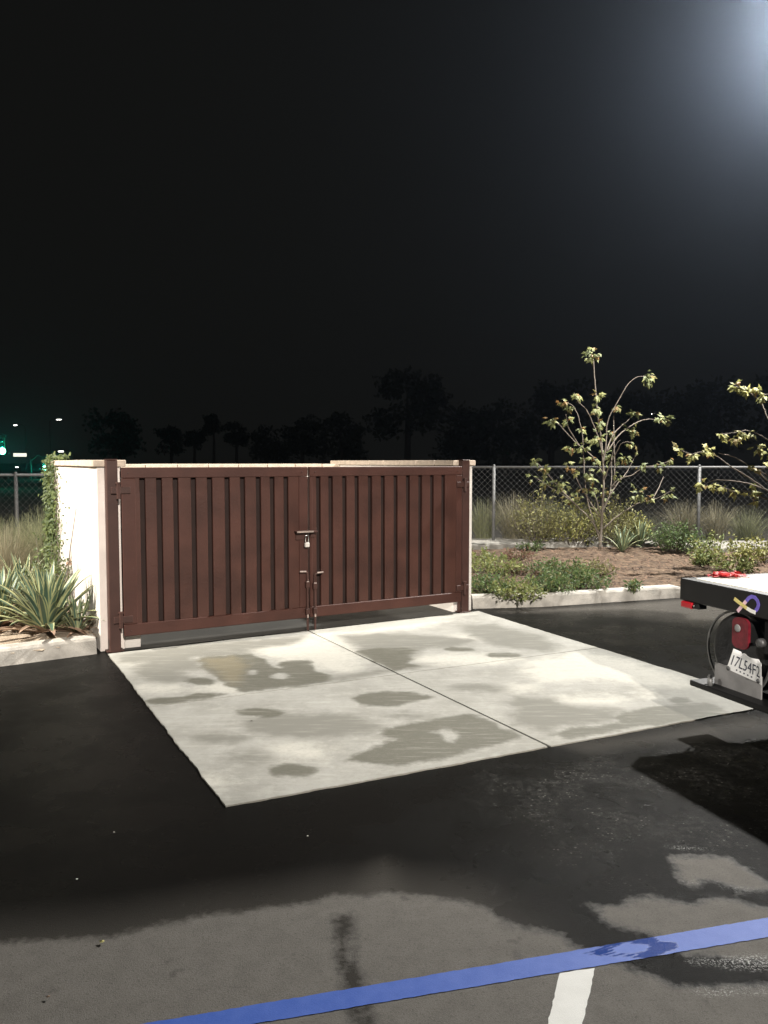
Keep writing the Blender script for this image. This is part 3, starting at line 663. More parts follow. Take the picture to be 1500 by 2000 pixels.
# ------------------------------------------------------------------ chain link fences
def fence(x0, x1, y0, y1, zb, zt, posts, lab):
    t = thing('chain_link_fence', lab, 'fence', (0, 0, 0))
    d = Vector((x1-x0, y1-y0, 0)); L_ = d.length; d.normalize(); n = Vector((-d.y, d.x, 0))
    def at(s, z, o=0): return Vector((x0, y0, 0)) + d*s + n*o + Vector((0, 0, z))
    MB().tube([at(0, zt), at(L_, zt)], .021, 8).build('top_rail', M['galv'], t, smooth=True)
    for px in posts:
        s = ((px-x0)/(x1-x0))*L_
        mb = MB().tube([at(s, 0), at(s, zt+.02)], .030, 10); mb.tube([at(s, zt+.02), at(s, zt+.05)], [.034, .012], 10); mb.build('post', M['galv'], t, smooth=True)
    mb = MB(); p = .052; H = zt-zb; r = .0015; k = -H
    while k < L_:
        for sg in (1, -1):
            a0, a1 = (k, k+H) if sg > 0 else (k+H, k)      # at z bottom, at z top
            s0, s1, z0, z1 = a0, a1, zb, zt
            for lim in (0, L_):
                pass
            def clip(s0, z0, s1, z1):
                if s0 == s1: return None
                pts = []
                for s, z, so, zo in ((s0, z0, s1, z1), (s1, z1, s0, z0)):
                    if s < 0: z = z+(zo-z)*(0-s)/(so-s); s = 0
                    elif s > L_: z = z+(zo-z)*(L_-s)/(so-s); s = L_
                    pts.append((s, z))
                return pts
            c = clip(s0, z0, s1, z1)
            if c and abs(c[0][0]-c[1][0]) > .02 and 0 <= min(c[0][0], c[1][0]) and max(c[0][0], c[1][0]) <= L_:
                o = -.028 + sg*.0025
                A, B = at(c[0][0], c[0][1], o), at(c[1][0], c[1][1], o); pp = (B-A).normalized().cross(n)*r
                mb.add([A+pp, A-pp, B-pp, B+pp, A+n*r*1.6, B+n*r*1.6], [(0,1,2,3), (1,4,5,2), (4,0,3,5)])
        k += p*2
    mb.build('wire_mesh', M['wire'], t, recalc=False)
    return t
fyL = 12.3; pxL = lambda px, Y: (px-750)/FPX*Y
xl = pxL(33, fyL)
fence(-13, -4.55, fyL+.1, fyL-.05, .16, 1.50, [xl-5.8, xl-2.9, xl, xl+1.2], 'galvanised chain link fence behind the agaves on the left')
fence(1.2, 13, 14.25, 13.85, .30, 1.605, [pxL(965, Y_F), pxL(1370, 14.0), 7.6, 9.6, 11.6], 'galvanised chain link fence behind the young trees on the right')

# ------------------------------------------------------------------ plants
def frame_from(d):
    d = d.normalized(); a = d.orthogonal().normalized(); return a, d.cross(a)
LOBE = [(0, 0), (.30, .02), (.20, .22), (.52, .42), (.26, .48), (.0, 1.0), (-.26, .48), (-.52, .42), (-.20, .22), (-.30, .02)]
def lobed(mb, p, d, nrm, s, mi=0):
    d = d.normalized(); r = d.cross(nrm)
    if r.length < 1e-3: r = d.orthogonal()
    r.normalize(); n2 = r.cross(d)
    vs = [p + d*(.42*s) + n2*(.04*s)]
    for x, y in LOBE: vs.append(p + r*(x*s) + d*(y*s) - n2*(abs(x)*.35*s + y*y*.18*s))
    n = len(LOBE); mb.add(vs, [(0, 1+i, 1+(i+1) % n) for i in range(n)], mi)
def simple_leaf(mb, p, d, nrm, s, w=.4, mi=0):
    d = d.normalized(); r = d.cross(nrm)
    if r.length < 1e-3: r = d.orthogonal()
    r.normalize(); n2 = r.cross(d)
    mb.add([p, p+d*(.5*s)+r*(w*.5*s)+n2*(.06*s), p+d*s-n2*(.08*s), p+d*(.5*s)-r*(w*.5*s)+n2*(.06*s)], [(0,1,2), (0,2,3)], mi)
def rv(z=0.0, rr=R):
    v = Vector((rr.gauss(0, 1), rr.gauss(0, 1), rr.gauss(0, 1)+z)); return v.normalized()
def traced_tree(name, lab, Y, ox, oy, s, trunk, limbs, clusters, base_r, mats, leaf_s, group):
    base = PT(ox+trunk[0][0]/s, oy+trunk[0][1]/s, Y)
    t = thing(name, lab, 'tree', base, 0, group); rr = random.Random(hash(lab) % 1000 if False else len(lab)*17)
    mb = MB()
    def branch(pts, r0, r1, dy):
        P_ = [PT(ox+x/s, oy+y/s, Y+dy*min(1, k/(len(pts)-1))) for k, (x, y) in enumerate(pts)]
        Q = []
        for i in range(len(P_)-1):
            a = P_[max(i-1, 0)]; b = P_[i]; c = P_[i+1]; e = P_[min(i+2, len(P_)-1)]
            for k in range(4):
                u_ = k/4; Q.append(0.5*((2*b)+(c-a)*u_+(2*a-5*b+4*c-e)*u_**2+(3*b-a-3*c+e)*u_**3) + rv(rr=rr)*.004)
        Q.append(P_[-1]); n = len(Q)
        mb.tube([q-base for q in Q], [r0+(r1-r0)*(k/(n-1))**.7 for k in range(n)], 7)
        return P_
    branch(trunk, base_r, base_r*.3, 0.0)
    tips = []
    for pts in limbs:
        dy = rr.uniform(-.55, .55); P_ = branch(pts, base_r*.5, base_r*.16, dy); tips.append((pts, dy))
    mb.build('trunk', M['bark'], t, smooth=True)
    cr = MB()
    for cx, cy, rad, n in clusters:
        # depth of the nearest limb end
        best = min(tips, key=lambda q: min((q[0][k][0]-cx)**2+(q[0][k][1]-cy)**2 for k in range(len(q[0]))))
        c = PT(ox+cx/s, oy+cy/s, Y+best[1]*.8) ; rw = rad/s/FPX*Y
        tw = MB()
        for k in range(int(n*1.0)):
            o_ = rv(rr=rr)*rw*rr.uniform(.25, 1.0); o_.y *= .9
            d_ = (o_*1.0 + Vector((rr.gauss(0,.3), rr.gauss(0,.3), -.15-rr.random()*.4))*rw)
            lobed(cr, c+o_*.75-base, d_, Vector((rr.gauss(0,.6), -.5+rr.gauss(0,.5), .8)), leaf_s*rr.uniform(.65, 1.2), 0 if rr.random() < .82 else 1)
    cr.build('crown', mats, t, recalc=False)
    return t
tr1 = [(735,1770),(748,1600),(760,1400),(765,1250),(765,1100),(755,950),(740,800),(715,620),(700,450),(690,320),(680,180)]
lm1 = [[(735,1700),(690,1550),(640,1400),(612,1200),(600,1000),(590,820),(565,700),(540,620),(500,560),(430,530)],
       [(760,1450),(820,1300),(833,1150),(835,1000),(870,900),(910,850)],
       [(770,1150),(700,1030),(640,960),(540,880),(460,800),(400,730),(330,690)],
       [(560,900),(510,820),(470,740),(450,640)],
       [(765,1000),(720,830),(670,700),(620,600),(560,540),(520,460)],
       [(765,1050),(790,850),(800,700),(870,560),(920,470),(970,390),(1040,330),(1110,320),(1190,310)],
       [(790,950),(840,820),(900,750),(960,700),(1010,640)],
       [(800,950),(880,830),(960,760),(1040,710),(1110,685),(1180,680),(1270,690)],
       [(770,1200),(820,1060),(880,950),(910,890),(960,870),(1010,880)],
       [(770,1400),(870,1240),(940,1150),(980,1090),(1050,950)],
       [(830,1250),(900,1180),(1000,1150),(1060,1110),(1130,1080),(1240,1060),(1340,1020)],
       [(755,1600),(900,1480),(1040,1390),(1120,1370),(1190,1350),(1260,1320),(1340,1280)],
       [(1180,1350),(1210,1290),(1240,1230),(1270,1160)],
       [(740,1650),(640,1500),(500,1370),(420,1310),(320,1250),(190,1165)],
       [(560,1420),(430,1290),(350,1200),(280,1120),(190,1020)],
       [(750,1500),(700,1330),(660,1200),(650,1090)],
       [(860,1250),(855,900),(850,700),(855,640)],
       [(735,1500),(640,1350),(540,1180),(530,1080)]]
cl1 = [(670,140,88,30),(1150,320,88,18),(540,480,60,10),(430,535,62,13),(325,690,58,16),(480,590,60,12),(570,760,40,7),(460,690,42,8),(500,910,52,11),(600,910,52,10),(720,840,85,20),(800,960,72,14),(700,600,75,14),(715,480,45,9),(880,570,52,9),(1015,625,48,9),(1280,680,72,20),(1000,765,80,18),(850,790,62,12),(930,1005,66,15),(985,880,45,5),(1050,950,28,4),(1080,1065,52,6),(1225,1060,60,8),(1330,1020,32,4),(195,1015,48,9),(270,1105,60,13),(290,1200,50,10),(400,1230,95,22),(500,1340,100,28),(545,1105,50,8),(650,1265,62,10),(640,1130,62,10),(880,1160,42,6),(1055,1300,82,18),(1130,1330,50,7),(1300,1310,60,10),(160,1170,40,5),(470,1050,42,5),(740,720,50,9),(760,1090,60,8),(680,1180,60,8),(780,1300,90,12),(590,1010,45,6),(690,1020,55,8)]
traced_tree('young_tree', 'slender young tree with sparse lobed leaves in the mulch bed, wholly in view', 13.1, 1000, 660, 4.286, tr1, lm1, cl1, .026, [M['leaf_tree'], M['leaf_red']], .10, 'young trees in the mulch bed')
tr2 = [(1560,1900),(1540,1600),(1480,1250),(1440,900),(1400,500),(1370,100),(1350,-250)]
lm2 = [[(1500,1400),(1100,1290),(950,1230),(820,1140),(700,1060),(600,1000),(520,940),(450,900),(330,870),(240,890),(130,845)],
       [(1500,1350),(1100,1200),(950,1140),(860,1060),(780,1000),(640,920),(560,895),(490,880)],
       [(1480,1300),(1150,1220),(1000,1130),(930,1080),(870,1040)],
       [(1460,1200),(1300,1020),(1150,900),(1050,840),(950,760),(830,690),(740,670),(680,690),(520,700)],
       [(1440,1000),(1200,800),(1050,650),(950,560),(920,480),(880,400),(800,330),(720,280),(640,260)],
       [(1500,1450),(1100,1280),(850,1190),(760,1160),(620,1140),(480,1130),(380,1160)],
       [(1520,1500),(1200,1380),(900,1290),(740,1230),(640,1240),(500,1180)],
       [(1400,600),(1200,400),(1050,330),(900,340)], [(1500,1300),(1700,1000),(1800,700)], [(1480,1100),(1700,700),(1750,350)], [(1420,500),(1600,200),(1700,-50)], [(1400,500),(1250,150),(1150,-80)]]
cl2 = [(650,265,68,14),(825,275,62,12),(740,315,62,10),(900,355,80,13),(515,712,60,10),(650,735,60,11),(780,700,66,12),(715,685,50,6),(850,820,50,9),(925,870,62,10),(120,850,42,8),(245,905,50,10),(345,845,40,6),(420,875,52,10),(830,1015,52,8),(930,965,42,5),(330,1170,68,13),(430,1180,55,9),(530,1190,42,6),(640,1235,50,10),(800,1270,60,9),(835,1170,30,4),(840,1335,42,5),(1060,870,80,12),(1100,350,90,14),(1750,350,120,20),(1800,700,130,20),(1600,200,120,16),(1150,-60,110,16),(1700,-50,110,16),(1350,-250,110,18),(1350,700,140,20),(1250,1100,130,16)]
traced_tree('young_tree', 'near young tree with yellow-green leaves reaching in from the right edge', 10.9, 1300, 700, 4.76, tr2, lm2, cl2, .03, [M['leaf_gold'], M['leaf_red']], .095, 'young trees in the mulch bed')

def shrub(name, lab, x, y, z, w_, h_, n, mats, ls=.04, kind='leafy', seed=1, group=None, lw=.45, cat='shrub'):
    rr = random.Random(seed); t = thing(name, lab, cat, (x, y, z), rr.uniform(0, 6), group)
    st = MB(); lf = MB()
    for k in range(max(7, int(n/26))):
        a = rr.uniform(0, 2*PI); rad = math.sqrt(rr.random())*w_*.5; hh = h_*rr.uniform(.55, 1.08)*(1-.45*(rad/(w_*.5))**2)
        tip = Vector((math.cos(a)*rad, math.sin(a)*rad, hh)); b = Vector((tip.x*.25, tip.y*.25, -.01))
        mid = (b+tip)/2 + Vector((tip.x*.15, tip.y*.15, hh*.1))+rv(rr=rr)*.03*h_
        st.tube([b, mid, tip], [.005, .0035, .0015], 4)
        m_ = 26 if kind == 'leafy' else 16
        for j in range(m_):
            u_ = rr.uniform(.18, 1.03); p = b.lerp(mid, u_*2) if u_ < .5 else mid.lerp(tip, (u_-.5)*2)
            d_ = rv(.35, rr); simple_leaf(lf, p+d_*rr.uniform(0, ls*.8), d_, rv(.9, rr), ls*rr.uniform(.6, 1.35), lw, 0 if rr.random() < .85 else len(mats)-1)
    st.build('stems', M['bark'], t); lf.build('foliage', mats, t, recalc=False); return t
def bed(px, py): 
    z = .16
    for _ in range(4): x, y = G(px, py, z); z = rbed_z(x, y, 1)
    return x, y, z
gi = 'green groundcover shrubs near the right kerb'
shr = [(955,1158,.60,.30,760,'leaf_green','low green shrub hugging the right wall end',1), (1010,1165,.55,.24,560,'leaf_lime','low lime green shrub just behind the kerb',2),
       (1075,1158,.62,.30,800,'leaf_green','low green shrub mid-kerb, left of the lone kerb tuft',3), (1130,1150,.62,.28,760,'leaf_green','full green shrub behind the kerb beneath the whole young tree',4),
       (960,1120,.70,.30,620,'leaf_lime','yellowish shrub beside the right wall end',5), (1095,1128,.75,.30,800,'leaf_green','green mounded shrub at the centre of the mulch bed',6),
       (1030,1125,.55,.20,300,'leaf_rosy','rosy twiggy shrub between two green mounds',7), (1165,1125,.6,.22,320,'leaf_olive','thin olive shrub on the bare mulch',8), (1228,1150,.22,.12,120,'leaf_green','tiny green tuft growing against the kerb',9),
       (1010,1092,.5,.22,260,'leaf_rosy','faded rosy shrub below the concrete strip',10), (945,1098,.5,.26,320,'leaf_lime','pale leafy shrub where strip meets wall',11),(1035,1075,.35,.22,200,'leaf_green','small green shrub rooted on the concrete strip edge',12)]
for px, py, w_, h_, n, m_, lab, sd in shr:
    x, y, z = bed(px, py); shrub('low_shrub', lab, x, y, z, w_*1.3, h_*.85, int(n*1.45), [M[m_], M['leaf_olive']], .05, seed=sd, group=gi)
def fb(px, Y, z): return pxL(px, Y), Y, z
olive = [(1050,14.05,1.2,.95,'leaf_olive','wiry olive shrub left of the young trunk',21), (1120,13.95,1.2,.80,'leaf_gold','yellow flowering shrub around the young trunk',22), (1190,14.0,1.1,.86,'leaf_olive','olive shrub right of the young trunk',23),
         (1235,14.05,.7,.55,'leaf_gold','yellowish shrub behind the grey agave',27)]
for px, Y, w_, h_, m_, lab, sd in olive:
    shrub('bushy_shrub', lab, pxL(px, Y), Y, rbed_z(pxL(px, Y), Y), w_, h_, 2000 if px != 1230 else 700, [M[m_], M['leaf_gold']], .058, seed=sd, group='bushy shrubs around the young trunk', lw=.4)
shrub('round_shrub', 'dense dark green round shrub between the two young trees', pxL(1322, 12.9), 12.9, .24, 1.0, .52, 2400, [M['leaf_green'], M['leaf_green']], .045, seed=30)
rp = [(1395,12.3,.75,.42,'leaf_lime','sprawling lime shrub behind the truck deck, left one',31), (1450,11.8,.8,.45,'leaf_gold','golden leafed sprawling shrub below the near tree',32), (1500,11.7,.8,.5,'leaf_gold','golden shrub cut by the right photo edge',33),
      (1440,11.0,.7,.22,'leaf_lime','flat pale shrub in front of the golden shrubs',34), (1375,11.6,.4,.2,'leaf_lime','small yellow seedling shrub on open mulch',35)]
for px, Y, w_, h_, m_, lab, sd in rp:
    shrub('sprawling_shrub', lab, pxL(px, Y), Y, rbed_z(pxL(px, Y), Y), w_*1.0, h_, 420, [M[m_], M['leaf_gold']], .058, seed=sd, group='sprawling shrubs below the near tree', lw=.5)

def grass(lab, x, y, z, w_, h_, n, m_, seed, group):
    rr = random.Random(seed); mb = MB()
    for k in range(n):
        a = rr.uniform(0, 2*PI); r0 = rr.random()*w_*.16; lean = rr.random()**1.3*w_*.62; h = h_*rr.uniform(.6, 1.05)*(1-.22*lean/w_)
        a2 = a+rr.gauss(0, .4); b = Vector((math.cos(a)*r0, math.sin(a)*r0, -.01)); pr = None; s_ = rr.uniform(.0022, .004); sd = Vector((-math.sin(a2+rr.gauss(0,1)), math.cos(a2), 0))
        vs = []
        for q in range(5):
            u_ = q/4; p = b+Vector((math.cos(a2)*lean*u_**1.8, math.sin(a2)*lean*u_**1.8, h*(u_-.18*u_**3*lean/w_)))
            vs += [p-sd*s_*(1-u_*.8), p+sd*s_*(1-u_*.8)]
        mb.add(vs, [(i*2, i*2+1, i*2+3, i*2+2) for i in range(4)])
    o = mb.build('grass_clump', M[m_], None, recalc=False); o.location = (x, y, z); return tag(o, lab, 'grass clump', group)
gg = 'tall grass clumps along the fences'
for px, Y, w_, h_, n, m_, lab, sd in [
    (945,14.6,.9,.85,520,'grass','grey-green grass clump at the end of the right wall',41), (1005,14.6,1.2,.95,800,'grass_tan','tan grass clump just right of the first fence post',42),
    (1075,14.7,1.1,.85,640,'grass','grass clump behind the fence left of the young trunk',43), (1135,14.7,1.0,.75,420,'grass','grass clump behind the fence at the young trunk',44),
    (1340,14.6,1.1,.82,760,'grass_tan','feathery tan grass clump left of the right-hand fence post',45), (1400,14.6,1.0,.8,520,'grass_tan','feathery tan grass clump right of the right-hand fence post',46), (1462,14.6,1.2,.7,500,'grass','dim grass clump at the right photo edge',47), (1265,14.9,.9,.55,260,'grass','dim low grass clump behind the grey agave',48)]:
    grass(lab, pxL(px, Y), Y, .22, w_, h_, n, m_, sd, gg)
for px, Y, w_, h_, n, m_, lab, sd in [
    (-20,11.0,1.2,.9,700,'grass','grass clump behind the agaves at the left photo edge',51), (50,11.6,1.3,.85,800,'grass','grass clump around the left fence post',52),
    (95,10.6,.95,1.05,800,'grass','tall green grass clump left of the vine',53), (10,10.0,1.0,.85,560,'grass_tan','tan grass clump behind the left agave',54), (112,9.9,.6,.85,420,'grass','grass clump under the vine covered corner',55)]:
    grass(lab, pxL(px, Y), Y, .12, w_, h_, n, m_, sd, gg)

def agave(lab, x, y, z, size, n, seed, group, dry=0, wide=.026, cat='agave'):
    rr = random.Random(seed); t = thing('agave', lab, cat, (x, y, z), 0, group); mb = MB(); dr = MB()
    for k in range(n+dry):
        isd = k >= n; tgt = dr if isd else mb
        a = k*2.399+rr.gauss(0, .15); el = (rr.uniform(.0, .22) if isd else .25+1.15*(1-(k/n))**.8*rr.uniform(.75, 1.1)); L_ = size*rr.uniform(.75, 1.1)
        droop = rr.uniform(.1, 1.15)*(1.1-el*.5); w0 = wide*rr.uniform(.8, 1.2)*size/.5
        p = Vector((math.cos(a)*.03, math.sin(a)*.03, .01)); ang = min(1.5, el+.25); side = Vector((-math.sin(a), math.cos(a), 0)); N_ = 9; vs = []
        for q in range(N_+1):
            u_ = q/N_; wd = w0*(.75+.9*u_)*(1-u_**3.2)+.0008; up = Vector((-math.cos(a)*math.sin(ang), -math.sin(a)*math.sin(ang), math.cos(ang)))
            for s_, lift in ((-1, .35), (-.62, .12), (0, 0), (.62, .12), (1, .35)): vs.append(p+side*wd*s_+up*wd*lift)
            dd = Vector((math.cos(a)*math.cos(ang), math.sin(a)*math.cos(ang), math.sin(ang))); p = p+dd*(L_/N_); p.z = max(p.z, .012); ang -= droop/N_*(.5+u_*1.6)
        for q in range(N_):
            for c in range(4):
                f_ = (q*5+c, q*5+c+1, (q+1)*5+c+1, (q+1)*5+c)
                b0 = len(tgt.v) if (q == 0 and c == 0) else b0
                if q == 0 and c == 0: tgt.v += [tuple(v_) for v_ in vs]
                tgt.f.append(tuple(b0+i for i in f_)); tgt.mi.append(1 if (c in (0, 3) and not isd) else 0)
    mb.build('leaves', [M['agave'], M['agave_edge']], t, smooth=True, recalc=False)
    if dry: dr.build('dry_leaves', M['dry_leaf'], t, smooth=True, recalc=False)
    return t
def lb_(px, py): x, y = G(px, py, .13); return x, y, lbed_z(x, y)-.005
ga = 'striped agaves in the left bed'
x, y, z = lb_(92, 1236); agave('large striped agave in front of the left wall', x, y, z, .63, 105, 61, ga, 14, .021)
x, y, z = lb_(0, 1222); agave('striped agave with dried brown leaves at the left photo edge', x, y, z, .62, 70, 62, ga, 34, .019)
x, y, z = lb_(45, 1192); agave('agave half hidden behind the large one', x, y, z, .62, 60, 63, ga, 5, .016)
x, y, z = lb_(150, 1236); agave('small agave lying low against the left wall foot', x, y, z, .36, 34, 64, ga, 8, .015)
x, y, z = bed(1215, 1078); agave('small grey agave on the mulch beside the young tree', x, y, z, .42, 34, 65, 'grey agaves in the mulch bed', 0, .017)
x, y, z = bed(1250, 1066); agave('grey agave nearest the round green shrub', x, y, z, .44, 34, 66, 'grey agaves in the mulch bed', 0, .017)

# vine on the outer face and far corner of the left wall
vt = thing('climbing_vine', 'green climbing vine covering the far end of the left wall', 'vine', EN, GA)
sv = MB(); lv = MB(); rr = random.Random(77)
for k in range(16):
    y0 = 3.22-abs(rr.gauss(0, .3)); zt_ = rr.uniform(1.0, 1.75); pts = []
    for q in range(9): u_ = q/8; pts.append((-.1-rr.uniform(0,.015), y0+rr.gauss(0,.05)+(.15*math.sin(u_*5+k)), .1+(zt_-.1)*u_))
    sv.tube(pts, .005, 5)
    for j in range(85):
        u_ = rr.random(); i_ = min(7, int(u_*8)); p = Vector(pts[i_]).lerp(Vector(pts[i_+1]), u_*8-i_)
        p += Vector((-abs(rr.gauss(0,.04)), rr.gauss(0,.07), rr.gauss(0,.04)))
        simple_leaf(lv, p, Vector((-.5+rr.gauss(0,.4), rr.gauss(0,.6), -.4+rr.gauss(0,.5))), Vector((-1, -.3, .3)), rr.uniform(.03,.065), .8)
for k in range(750):                                     # over the corner, on the far side and on top
    u_ = rr.random(); p = Vector((-.10-abs(rr.gauss(0,.028)), 3.12+rr.uniform(-.15,.12), rr.uniform(.2,1.74)))
    if rr.random() < .22: p = Vector((rr.uniform(-.15,.04), 3.15-abs(rr.gauss(0,.28)), 1.72+abs(rr.gauss(0,.025))))
    simple_leaf(lv, p, rv(-.2, rr), Vector((-1,-.3,.5)), rr.uniform(.035,.07), .8)
for k in range(620):
    p = Vector((-.1-abs(rr.gauss(0,.02)), 3.22-abs(rr.gauss(0,.42)), .12+1.6*rr.random()**.9))
    simple_leaf(lv, p, Vector((-.3+rr.gauss(0,.3), rr.gauss(0,.6), -.5+rr.gauss(0,.5))), Vector((-1, -.3, .3)), rr.uniform(.03,.06), .8)
for k in range(150):                                      # stray runners reaching toward the camera
    p = Vector((-.105-abs(rr.gauss(0,.012)), 2.55-abs(rr.gauss(0,.35)), rr.uniform(.1,1.0)**1.0*rr.uniform(.5,1.5)))
    simple_leaf(lv, p, rv(-.3, rr), Vector((-1,0,.2)), rr.uniform(.025,.045), .8)
sv.build('stems', M['bark'], vt); lv.build('foliage', M['leaf_vine'], vt, recalc=False)
xv = EP(-.34, 1.75); shrub('wall_shrub', 'upright leafy shrub against the left wall behind the large agave', xv[0], xv[1], .12, .5, .78, 900, [M['leaf_vine'], M['leaf_lime']], .042, seed=78, lw=.6)
b_ = EP(-.22, 1.30); sk = thing('dead_stalk', 'thin brown dead stalk leaning against the left wall', 'stalk', (b_[0], b_[1], .12), GA)
MB().tube([(0,.15,0),(.03,.05,.35),(.05,-.1,.7),(.09,-.28,1.12)], [.007,.006,.005,.003], 6).build('stem', M['bark'], sk)
mb = MB()
for k in range(26): simple_leaf(mb, Vector((.045+R.gauss(0,.006), -.03+R.gauss(0,.006), .56+R.gauss(0,.015))), rv(), rv(), .035, .6)
mb.build('dry_bud', M['dry_leaf'], sk, recalc=False)

# litter on the lot
def litter(name, lab, px, py, s, m, cat, z=.012, group=None):
    x, y = G(px, py); mb = MB(); lobed(mb, Vector((0,0,0)), Vector((R.gauss(0,1), R.gauss(0,1), .05)), Vector((0,0,1)), s)
    o = mb.build(name, m, None, recalc=False); o.location = (x, y, z); return tag(o, lab, cat, group)
litter('fallen_leaf', 'yellow fallen leaf on the grey asphalt', 203, 1845, .022, mat('yellow_leaf', (.75, .68, .25), .6), 'leaf')
litter('fallen_leaf', 'dark crumpled leaf on the concrete pad', 490, 1414, .020, mat('dark_leaf', (.05, .04, .035), .8), 'leaf', .024)
litter('fallen_leaf', 'pale scrap of leaf near the lower left photo corner', 98, 1952, .016, M['dry_leaf'], 'leaf')
for px, py, lab in [(148,1722,'pale leaf scrap on wet asphalt at the left'), (222,1629,'tiny pale scrap on wet asphalt below the pad edge'), (600,1638,'tiny pale scrap on wet asphalt under the pad corner')]:
    litter('paper_scrap', lab, px, py, .011, M['rib_w'], 'scrap')

# ------------------------------------------------------------------ flatbed truck
TA = math.radians(20.1); TO = np.array(G(1328, 1129, .94))
TU = np.array([math.cos(TA), math.sin(TA)]); TV = np.array([-math.sin(TA), math.cos(TA)])
def th(px, py, xo=0.0): a, z = plane_hit(px, py, TO+TU*xo, TV); return a, z          # local y, z on the rear plane shifted xo
tk = thing('flatbed_truck', 'black flatbed truck with pale deck parked at the right edge', 'truck', (TO[0], TO[1], 0), TA)
DW = -2.05
hb = th(1340, 1174)[1]
mb = MB(); mb.box(0, .07, DW, 0, hb, .94, bev=.006)
mb.build('tail_rail', M['tblack'], tk)
mb = MB(); mb.box(.071, 2.7, -.055, 0, .82, .939, bev=.004); mb.box(.071, 2.7, DW, DW+.055, .82, .939, bev=.004); mb.build('side_rail', M['tblack'], tk)
mb = MB()
for k in range(13):
    a = -.06-(abs(DW)-.12)*k/13; b2 = -.06-(abs(DW)-.12)*(k+1)/13; mb.box(.075, 2.7, b2+.003, a-.003, .90, .943+R.uniform(-.001,.001), bev=.003)
mb.build('deck', M['tdeck'], tk)
mb = MB(); mb.box(.071, 5.0, -.72, -.64, .58, .80); mb.box(.071, 5.0, -1.42, -1.34, .58, .80)
for k in range(7): mb.box(.2+k*.38, .26+k*.38, -2.0, -.05, .805, .885)
mb.build('chassis', M['tblack'], tk)
def wheel(x, y, s):
    mb = MB().lathe([(-.11,.23),(-.115,.30),(-.10,.345),(-.05,.36),(.05,.36),(.10,.345),(.115,.30),(.11,.23)], 36, 'y', (x, y, .36)); w_ = mb.build('wheel', M['rubber'], tk, smooth=True)
    MB().lathe([(-.09,.229),(-.02*s,.20),(.0,.08),(s*.03,.07),(s*.03,.02)], 28, 'y', (x, y, .36)).build('rim', M['rim'], w_, smooth=True)
for x in (1.15, 4.1):
    wheel(x, -.25, 1); wheel(x, -1.8, -1)
# cab further along, outside the photograph
cab = MB(); prof = [(2.85,.45),(5.0,.45),(5.05,.95),(4.95,1.08),(4.25,1.16),(3.85,1.72),(3.65,1.78),(3.0,1.78),(2.88,1.70),(2.83,1.1)]
vs = [(x, y, z) for y in (-1.95, -.1) for x, z in prof]; n = len(prof)
cab.add(vs, [(i, (i+1) % n, n+(i+1) % n, n+i) for i in range(n)] + [tuple(range(n)), tuple(range(n, 2*n))]); cab.build('cab', M['tblack'], tk)
MB().add([(2.826,-1.8,1.2),(2.826,-.25,1.2),(2.868,-.28,1.62),(2.868,-1.77,1.62)], [(0,1,2,3)]).build('rear_window', M['glass'], tk, recalc=False)
for yy in (-.097, -1.953): MB().add([(3.05,yy,1.2),(4.1,yy,1.2),(3.78,yy,1.66),(3.1,yy,1.66)], [(0,1,2,3)]).build('side_window', M['glass'], tk, recalc=False)
# rear underside: spare tyre, flap, bumper, lights, plate
TR_ = .245; cy = th(1391, 1275, .12)[0] - TR_; cz = .535
sp_ = MB().lathe([(.03,TR_*.62),(.0,TR_*.80),(.02,TR_*.95),(.06,TR_),(.16,TR_),(.20,TR_*.95),(.22,TR_*.8),(.19,TR_*.62)], 48, 'x', (.10, cy, cz)).build('spare_wheel', M['rubber'], tk, smooth=True)
MB().lathe([(.05,TR_*.60),(.09,TR_*.5),(.10,TR_*.2),(.08,.04)], 32, 'x', (.10, cy, cz)).build('rim', M['tblack'], sp_, smooth=True)
MB().lathe([(.0,TR_*1.0),(.0,TR_*1.045),(.012,TR_*1.055),(.012,TR_*1.0)], 56, 'x', (.085, cy, cz), cap=False).build('guard_hoop', M['hoop'], tk, smooth=False)
b0, bz0 = th(1346, 1338, -.03)
mb = MB(); mb.box(-.03, .20, DW, b0, bz0, bz0+.035, bev=.006); mb.box(.03, .09, cy-.55, cy-.48, .285, .80); mb.build('step_bumper', M['tblack'], tk)
fa, fb_ = th(1397, 1320, .07)[0], th(1489, 1350, .07)[0]
MB().box(.062, .072, fb_, fa, .30, .44, bev=.002).build('mud_flap', M['grey_panel'], tk)
mb = MB(); y_, z_ = th(1387, 1320); mb.tube([(.0, y_, .285), (.0, y_, .36)], .016, 10); mb.tube([(.0, y_, .36), (.0, y_, .372)], [.016, .010], 10); mb.build('bumper_stud', M['hoop'], tk, smooth=True)
def rrect(y0, y1, z0, z1, r, n=5):
    pts = []
    for (cx, cz_, a0) in ((y1-r, z1-r, 0), (y0+r, z1-r, 90), (y0+r, z0+r, 180), (y1-r, z0+r, 270)):
        for k in range(n+1): a = math.radians(a0+90*k/n); pts.append((cx+r*math.cos(a), cz_+r*math.sin(a)))
    return pts
ta, tz = th(1431, 1206, -.02); tb, tzb = th(1469, 1272, -.02)
MB().prism(rrect(tb+.04, ta-.01, tzb+.01, tz-.01, .03), -.002, .08, axis='x').build('lamp_housing', M['tblack'], tk)
tl = MB().prism(rrect(tb+.032, ta, tzb-.006, tz+.008, .04), -.022, -.0025, axis='x').build('tail_light', M['red_lens'], tk)
MB().lathe([(-.031,.004),(-.03,.018),(-.0285,.024)], 20, 'x', (0, (ta+tb)/2+.03, tz-.055)).build('reflector', M['grey_panel'], tl, smooth=True)
ma, mz = th(1331, 1173); mb_, mzb = th(1353, 1190)
